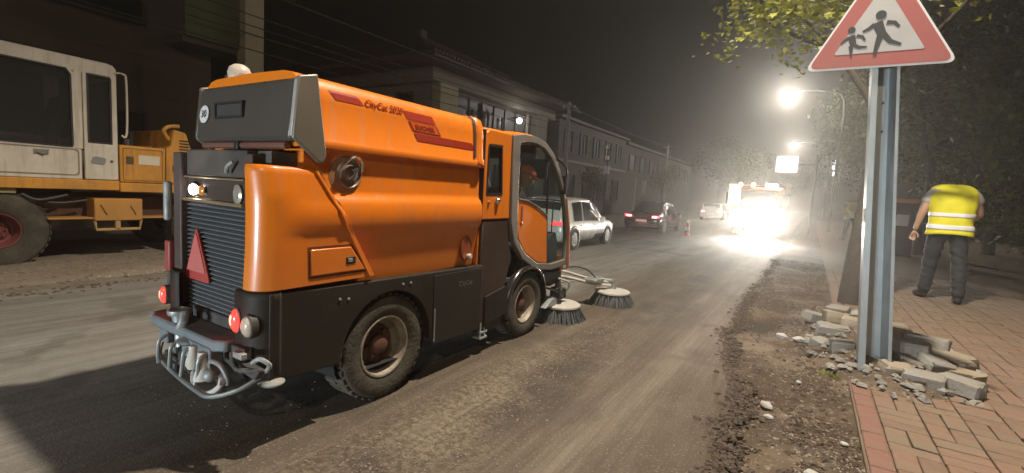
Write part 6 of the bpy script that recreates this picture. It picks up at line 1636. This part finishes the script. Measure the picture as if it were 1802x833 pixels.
for y in (1.52, 3.95, -.2):
    wheel(EX, (XS - .28, y, .50), .50, .42, 1, exrim, exrim, 8, k_rim=.46)
    wheel(EX, (XS - 1.68, y, .50), .50, .42, -1, exrim, exrim, 8, k_rim=.46)
q = MB(); q.tube([(XS - .3, -.2, .5), (XS - 1.6, -.2, .5)], .09, 10); q.tube([(XS - .3, 3.95, .5), (XS - 1.6, 3.95, .5)], .09, 10); q.tube([(XS - .3, 1.52, .5), (XS - 1.6, 1.52, .5)], .09, 10); q.build('axle', chassis, EX)
# boom and bucket in front of the cab (outside the picture)
q = MB(); q.prism([(.5, 1.1), (.9, 1.5), (-.6, 3.6), (-1.9, 3.5), (-1.9, 3.25), (-.75, 3.2), (.2, 1.3)], 'x', XS - 1.5, XS - 1.15); bm_ = q.build('boom', excyel, EX, bevel=.02)
q = MB(); q.prism([(-1.8, 3.6), (-2.1, 3.5), (-2.35, 1.2), (-2.2, 1.15), (-1.75, 3.2)], 'x', XS - 1.45, XS - 1.2); q.build('stick', excyel, EX, bevel=.02)
q = MB(); q.prism([(-2.45, 1.3), (-2.2, 1.25), (-1.75, .9), (-1.7, .5), (-2.0, .3), (-2.4, .35), (-2.0, .45), (-1.85, .7), (-1.95, .9), (-2.4, 1.1)], 'x', XS - 1.75, XS - .9); q.build('bucket', chassis, EX, bevel=.02)

# ================================================================== CARS
def car(name, label, L_, W_, H_, paint, hatch=True, lit=True, head=False, cat='car', group='cars farther down the street', plate=True, tail_str=4.0):
    """origin on the ground at the middle, nose to +y"""
    t = thing(name, (0, 0, 0), label, cat, group)
    hl = L_ / 2; hw = W_ / 2
    # station: y, z_bottom, z_belt, z_top, half width at belt, half width at roof
    if hatch:
        S = [(-hl, .28, .60, .62, .80, .78), (-hl + .04, .22, .64, .72, .93, .80), (-hl + .12, .20, .68, .90, .97, .80), (-hl + .30, .19, .69, 1.17, .985, .78), (-hl + .55, .19, .69, 1.235, .99, .80), (-hl + 1.1, .19, .685, H_, 1, .82), (-hl + 1.7, .19, .68, H_ * .995, 1, .82), (-hl + 2.1, .19, .675, 1.16, 1, .80), (-hl + 2.55, .19, .67, .86, 1, .82), (-hl + 2.72, .19, .665, .735, .995, .86), (-hl + 3.1, .19, .65, .70, .98, .84), (hl - .22, .19, .59, .63, .95, .80), (hl - .06, .20, .50, .53, .86, .74), (hl, .24, .42, .43, .72, .66)]
    else:
        S = [(-hl, .30, .56, .58, .82, .78), (-hl + .04, .24, .62, .70, .92, .80), (-hl + .10, .20, .66, .76, .97, .82), (-hl + .42, .19, .68, .79, .985, .80), (-hl + .60, .19, .685, .86, .99, .72), (-hl + 1.05, .19, .69, 1.13, 1, .70), (-hl + 1.45, .19, .685, H_, 1, .74), (-hl + 2.2, .19, .68, H_ * .995, 1, .76), (-hl + 2.55, .19, .675, 1.08, 1, .76), (-hl + 2.95, .19, .67, .80, 1, .80), (-hl + 3.1, .19, .665, .735, .995, .86), (-hl + 3.5, .19, .65, .70, .98, .84), (hl - .22, .19, .58, .62, .95, .80), (hl - .06, .20, .50, .53, .86, .74), (hl, .24, .42, .43, .72, .66)]
    A = np.array(S)
    def st_(y):
        return [float(np.interp(y, A[:, 0], A[:, j])) for j in range(1, 6)]
    def ringp(y, g=0):
        zb, zl, zt, wl, wr = st_(y)
        wl = wl * hw + g; wr = min(wr * hw, wl) + g; zt += g
        hf = [(0, zb), (wl * .86, zb), (wl * .95, zb + .05), (wl, zb + .16), (wl * 1.005, (zb + zl) / 2 + .03), (wl * .985, zl - .03), (wl * .965, zl), (wl * .965 + (wr - wl * .965) * .5, zl + (zt - zl) * .52), (wr * 1.0, zt - max(.02, (zt - zl) * .10)), (wr * .90, zt - .006), (wr * .5, zt + .012), (0, zt + .018)]
        return hf
    ys = sorted(set(list(np.linspace(-hl, hl, 44)) + [s_[0] for s_ in S]))
    b = MB(); rows = []
    for y in ys:
        hf = ringp(y); rows.append([(u, y, z) for u, z in hf] + [(-u, y, z) for u, z in reversed(hf[1:-1])])
    b.grid(rows, closed_u=True); n = len(rows[0]); b.f.append(tuple(range(n))); b.f.append(tuple(reversed(range((len(rows) - 1) * n, len(rows) * n))))
    body = b.build('body', paint, t, smooth=38)
    def patch(name, y0, y1, i0, i1, side, m, g=.006, ny=8, par=t, top=False, t0=0., t1=1.):
        b = MB(); rows = []
        for y in np.linspace(y0, y1, ny):
            hf = ringp(y, g)
            seg = hf[i0:i1 + 1]
            if t0 > 0 or t1 < 1:
                fr = np.linspace(0, 1, len(seg)); sa_ = np.array(seg)
                seg = [(float(np.interp(tt, fr, sa_[:, 0])) + .003, float(np.interp(tt, fr, sa_[:, 1]))) for tt in np.linspace(t0, t1, 9)]
            if top: r_ = [(u, y, z) for u, z in seg] + [(-u, y, z) for u, z in reversed(seg[:-1])]
            else: r_ = [(side * u, y, z) for u, z in seg]
            rows.append(r_)
        b.grid(rows); return b.build(name, m, par, smooth=60)
    roof_a = -hl + (.62 if hatch else 1.35); roof_b = -hl + (1.82 if hatch else 2.3)
    for s in (1, -1):
        if hatch:
            patch('side_window', -hl + .62, -hl + 1.12, 6, 8, s, carglass, t0=.04, t1=.93)
            patch('side_window', -hl + 1.20, -hl + 2.30, 6, 8, s, carglass, t0=.04, t1=.93)
        else:
            patch('side_window', -hl + 1.12, -hl + 1.66, 6, 8, s, carglass, t0=.12, t1=.86)
            patch('side_window', -hl + 1.74, -hl + 2.5, 6, 8, s, carglass, t0=.12, t1=.86)
        # door seams and handles
        for yy in ((-hl + 1.16), (-hl + 2.15)) if hatch else ((-hl + 1.70), (-hl + 2.6)):
            patch('door_seam', yy, yy + .012, 2, 6, s, black_m, g=.003, ny=2)
        zb, zl, zt, wl, wr = st_(0)
        for yy in (-hl + 1.0, -hl + 1.8):
            q = MB(); q.box(*sorted((s * (wl * hw * .985), s * (wl * hw + .02))), yy, yy + .13, zl - .09, zl - .065); q.build('door_handle', paint, t, bevel=.006)
        q = MB(); q.box(*sorted((s * (wl * hw - .01), s * (wl * hw + .13))), hl - 1.35 if hatch else hl - 1.3, (hl - 1.27) if hatch else hl - 1.22, zl + .02, zl + .13); q.build('wing_mirror', paint, t, bevel=.02)
        patch('sill', -hl + .75, hl - .85, 1, 3, s, black_m, g=.004, ny=2)
        for wy in (-hl + .66, hl - .68):
            # dark arch behind the wheel
            q = MB(); q.lathe([(.30, -.12 * s), (.315, .004 * s), (.30, .010 * s), (.05, .006 * s)], (s * (hw * .995), wy, .285), 'x', 28); q.build('wheel_arch', black_m, t)
            wheel(t, (s * (hw - .075), wy, .272), .272, .18, s, mat('alloy grey', (.42, .42, .42), .4, metal=.6, var=.1, dirt=.3), greymetal, 5, spokes=7, tread=False)
    # rear and front glass
    if hatch: patch('rear_window', -hl + .16, -hl + .38, 9, 11, 1, carglass, top=True, g=.012, ny=5); patch('windscreen', -hl + 1.95, -hl + 2.62, 9, 11, 1, carglass, top=True, g=.010)
    else: patch('rear_window', -hl + .62, -hl + 1.22, 9, 11, 1, carglass, top=True, g=.010); patch('windscreen', -hl + 2.35, -hl + 3.02, 9, 11, 1, carglass, top=True, g=.010)
    tm_ = mat('tail lamp lit %g' % tail_str, (.5, .02, .02), .2, emit=(1, .05, .06), estr=tail_str)
    for s in (1, -1):
        q = MB(); q.prism([(s * .52 * hw, .60), (s * .90 * hw, .62), (s * .93 * hw, .70), (s * .56 * hw, .69)], 'y', -hl - .006, -hl + .10); tl = q.build('tail_lamp', tm_, t, bevel=.01)
        if lit:
            q = MB(); q.box(*sorted((s * .58 * hw, s * .80 * hw)), -hl - .012, -hl - .005, .625, .68); q.build('lamp_core', glow('tail core', (1, .75, .72), 7), tl)
        q = MB(); q.prism([(s * .50 * hw, .50), (s * .86 * hw, .50), (s * .88 * hw, .57), (s * .55 * hw, .57)], 'y', hl - .16, hl + .004); q.build('headlight', glow('car headlight', (1, .97, .92), 25) if head else mat('headlamp glass', (.6, .6, .6), .1, metal=.3, coat=.5), t, bevel=.01)
        q = MB(); q.box(*sorted((s * .60 * hw, s * .84 * hw)), -hl - .02, -hl, .30, .34); q.build('reflector', mat('rear reflector', (.3, .03, .03), .3), t)
    q = MB(); q.box(-hw * .86, hw * .86, -hl - .025, -hl + .06, .24, .42); q.build('rear_bumper', paint if hatch else mat('dark bumper', (.06, .03, .03), .4), t, bevel=.02)
    q = MB(); q.box(-hw * .8, hw * .8, hl - .10, hl + .02, .22, .36); q.build('front_bumper', black_m, t, bevel=.02)
    if plate:
        q = MB(); q.box(-.22, .22, -hl - .034, -hl - .026, .44, .53) if not hatch else q.box(-.22, .22, -hl - .012, -hl + .02, .47, .56)
        q.build('number_plate', mat('lit plate', (.75, .75, .75), .5, emit=(1, .97, .95), estr=.9 if lit else 0), t)
    q = MB(); q.tube([(.12, -hl + .95, st_(-hl + .95)[2]), (.12, -hl + .85, st_(-hl + .95)[2] + .12)], .005, 5); q.build('antenna', black_m, t)
    return t
whitecar = mat('white car paint', (.66, .64, .60), .25, var=.03, coat=.6, dirt=.15, dcol=(.4, .36, .30))
redcar = mat('dark red car paint', (.055, .012, .014), .22, var=.05, coat=.7, dirt=.2, dcol=(.12, .09, .08))
c1 = car('parked_car', 'white hatchback parked on the left just beyond the sweeper cab', 3.55, 1.55, 1.28, whitecar, True, lit=False)
q = MB(); 
c1.location = (-5.65, 11.78, 0)
V, Fc = text_mesh('taxi', .17, .001, shear=.3)
c2 = car('parked_car', 'dark red sedan with lit tail lights beyond the white hatchback', 3.7, 1.50, 1.24, redcar, False, lit=True, tail_str=7)
c2.location = (-5.62, 20.35, 0); c2.rotation_euler = (0, 0, R(-1))
point_light('plate_glow', (-5.6, 18.2, .45), 2.5, (1, .5, .45), c2, .1).location = (0, -2.15, .4)
c3 = car('parked_car', 'small white car far down the left lane near the truck', 3.6, 1.55, 1.26, whitecar, True, lit=True, tail_str=4)
c3.location = (-6.2, 38.5, 0)
c4 = car('parked_car', 'white car with headlights on waiting behind the photographer', 3.6, 1.55, 1.26, whitecar, True, lit=False, head=True)
c4.location = (-3.0, -8.5, 0)
c4.rotation_euler = (0, 0, R(0))
for s in (-1, 1):
    l_ = point_light('headlight_beam', (0, 0, 0), LAMP_W['behind'] * .12, (.80, .93, 1.0), c4, .05, 'SPOT', (R(87.5), 0, R(-6)), 70, .8)
    l_.location = (s * .5, 1.86, .53)

# lettering on the door of the white hatchback
b = MB(); b.add([(.785, -.35 + 0 * v[0] + .55 + v[0], .58 + v[1]) for v in V], Fc)
tx = b.build('door_lettering', mat('grey letters', (.25, .25, .25), .5), None, smooth=0, recalc=False)
tx.parent = c1

# ================================================================== TRAFFIC CONE
t = thing('traffic_cone', (-4.05, 19.28, 0), 'orange and white traffic cone standing between the sedan and the truck', 'traffic cone')
co = mat('cone orange', (.75, .09, .02), .5, var=.08, emit=(1, .2, .08), estr=.0)
q = MB(); q.box(-4.18, -3.92, 19.15, 19.41, 0, .03); q.build('base', co, t, bevel=.01)
for z0, z1, m_ in ((.03, .20, co), (.20, .36, bandm), (.36, .50, co), (.50, .64, bandm), (.64, .74, co)):
    ra = lambda z: .11 - z * .115
    q = MB(); q.lathe([(ra(z0) , z0), (ra(z1), z1)] + ([(.001, z1)] if z1 == .74 else []), (-4.05, 19.28, 0), 'z', 20); q.build('cone_band', m_, t)

# ================================================================== TRUCK WITH HEADLIGHTS
TR = thing('road_truck', (-2.0, 23.2, 0), 'orange works truck with glaring headlights and amber beacons facing the camera', 'truck')
trm = mat('truck orange', (.62, .18, .02), .4, var=.06, dirt=.3)
yF = 22.2
q = MB(); q.prism([(yF, .45), (yF, 1.15), (yF + .12, 1.25), (yF + .30, 2.0), (yF + .5, 2.1), (yF + 1.7, 2.1), (yF + 1.7, .45)], 'x', -2.95, -1.10); cb = q.build('cab', trm, TR, bevel=.04, segs=3)
q = MB(); q.add([(-2.82, yF + .115, 1.30), (-1.23, yF + .115, 1.30), (-1.30, yF + .26, 1.95), (-2.75, yF + .26, 1.95)], [(0, 1, 2, 3)]); q.build('windscreen', carglass, cb, solid=.01)
q = MB(); q.box(-2.75, -1.30, yF - .03, yF, .65, 1.05); g_ = q.build('radiator_grille', black_m, cb, bevel=.01)
for k in range(5):
    q = MB(); q.box(-2.70, -1.35, yF - .045, yF - .031, .69 + k * .075, .715 + k * .075); q.build('grille_bar', greymetal, g_)
q = MB(); q.box(-3.0, -1.05, yF - .12, yF + .05, .38, .60); q.build('bumper', greymetal, TR, bevel=.02)
q = MB(); q.box(-3.05, -1.0, yF + 1.8, yF + 5.2, .75, 2.25); q.build('load_body', trm, TR, bevel=.04)
q = MB(); q.box(-3.25, -2.95, yF + .35, yF + .42, 1.35, 1.85); q.build('mirror', black_m, TR, bevel=.02)
q = MB(); q.box(-1.10, -.80, yF + .35, yF + .42, 1.35, 1.85); q.build('mirror', black_m, TR, bevel=.02)
for s, x in ((1, -1.32), (-1, -2.73)):
    wheel(TR, (x + s * .02, yF + .8, .42), .42, .26, s, tread=False); wheel(TR, (x + s * .02, yF + 4.2, .42), .42, .26, s, tread=False)
for x, st_h, rr in ((-1.48, 400, .13), (-2.55, 200, .10)):
    q = MB(); q.lathe([(rr * 1.2, .02), (rr * 1.2, -.03), (rr, -.04), (rr, .02)], (x, yF - .05, .84), 'y', 20); h_ = q.build('lamp_housing', chrome, TR)
    q = MB(); q.lathe([(rr, 0), (rr * .8, -.03), (.001, -.05)], (x, yF - .06, .84), 'y', 20); q.build('headlight', glow('headlight %d' % st_h, (1, .97, .90), st_h), h_)
    point_light('headlight_beam', (x, yF - .16, .84), LAMP_W['head'] * (1 if x > -2 else .5), (1, .93, .82), TR, .06, 'SPOT', (R(85), 0, R(180 + (4 if x > -2 else 0))), 58, .9)
    point_light('headlight_spill', (x, yF - .2, .86), 210 if x > -2 else 80, (1, .95, .86), TR, .05)
q = MB(); q.lathe([(.07, 0), (.085, .02), (.07, .15), (.001, .17)], (-2.25, yF + .7, 2.13), 'z', 16); q.build('beacon', glow('amber beacon', (1, .55, .15), 14), TR)
q = MB(); q.lathe([(.07, 0), (.085, .02), (.07, .15), (.001, .17)], (-2.75, yF + .7, 2.13), 'z', 16); q.build('beacon', glow('amber beacon2', (1, .62, .30), 6), TR)
q = MB(); q.box(-3.12, -2.66, yF + .1, yF + .16, 1.3, 2.2); q.build('warning_board', mat('lit yellow board', (.75, .6, .35), .5, emit=(1, .85, .55), estr=.8), TR, bevel=.01)
q = MB(); q.box(-1.75, -1.30, yF + .35, yF + .4, 2.14, 2.26); q.build('roof_lamp', glow('roof lamp', (1, .97, .92), 16), TR)
q = MB(); q.tube([(-1.5, yF + .4, 2.1), (-1.5, yF + .4, 2.16)], .02, 6); q.build('lamp_bracket', black_m, TR)

# dark bin or cabinet with an orange strip and a notice
t = thing('roadside_cabinet', (2.4, 19, 0), 'dark roadside cabinet with an orange strip and a pale notice left of the worker', 'cabinet')
MB().box(2.10, 2.72, 19, 19.5, 0.02, 1.86).build('cabinet_body', mat('dark cabinet', (.05, .03, .025), .7, var=.2), t, bevel=.02)
MB().box(2.08, 2.74, 18.96, 18.995, 1.70, 1.83).build('orange_strip', mat('strip orange', (.62, .19, .08), .6, var=.1), t)
MB().box(2.25, 2.56, 18.975, 18.995, .98, 1.34).build('notice', mat('notice paper', (.66, .62, .54), .8, var=.08), t)
MB().box(2.12, 2.70, 18.975, 18.99, 1.50, 1.515).build('seam', black_m, t)

# ================================================================== HAZE
hm = bpy.data.materials.new('haze'); hm.use_nodes = True
N = hm.node_tree.nodes; N.remove(N['Principled BSDF'])
pv = N.new('ShaderNodeVolumePrincipled'); pv.inputs['Color'].default_value = (.86, .82, .78, 1); pv.inputs['Density'].default_value = HAZE_DENSITY; pv.inputs['Anisotropy'].default_value = .84
hm.node_tree.links.new(pv.outputs[0], N['Material Output'].inputs['Volume'])
b = MB(); b.box(-330, 330, -330, 530, -1.3, 24); hz_o = b.build('haze', hm, smooth=0); tag(hz_o, kind='stuff'); hz_o['label'] = 'dusty night haze hanging over the street'
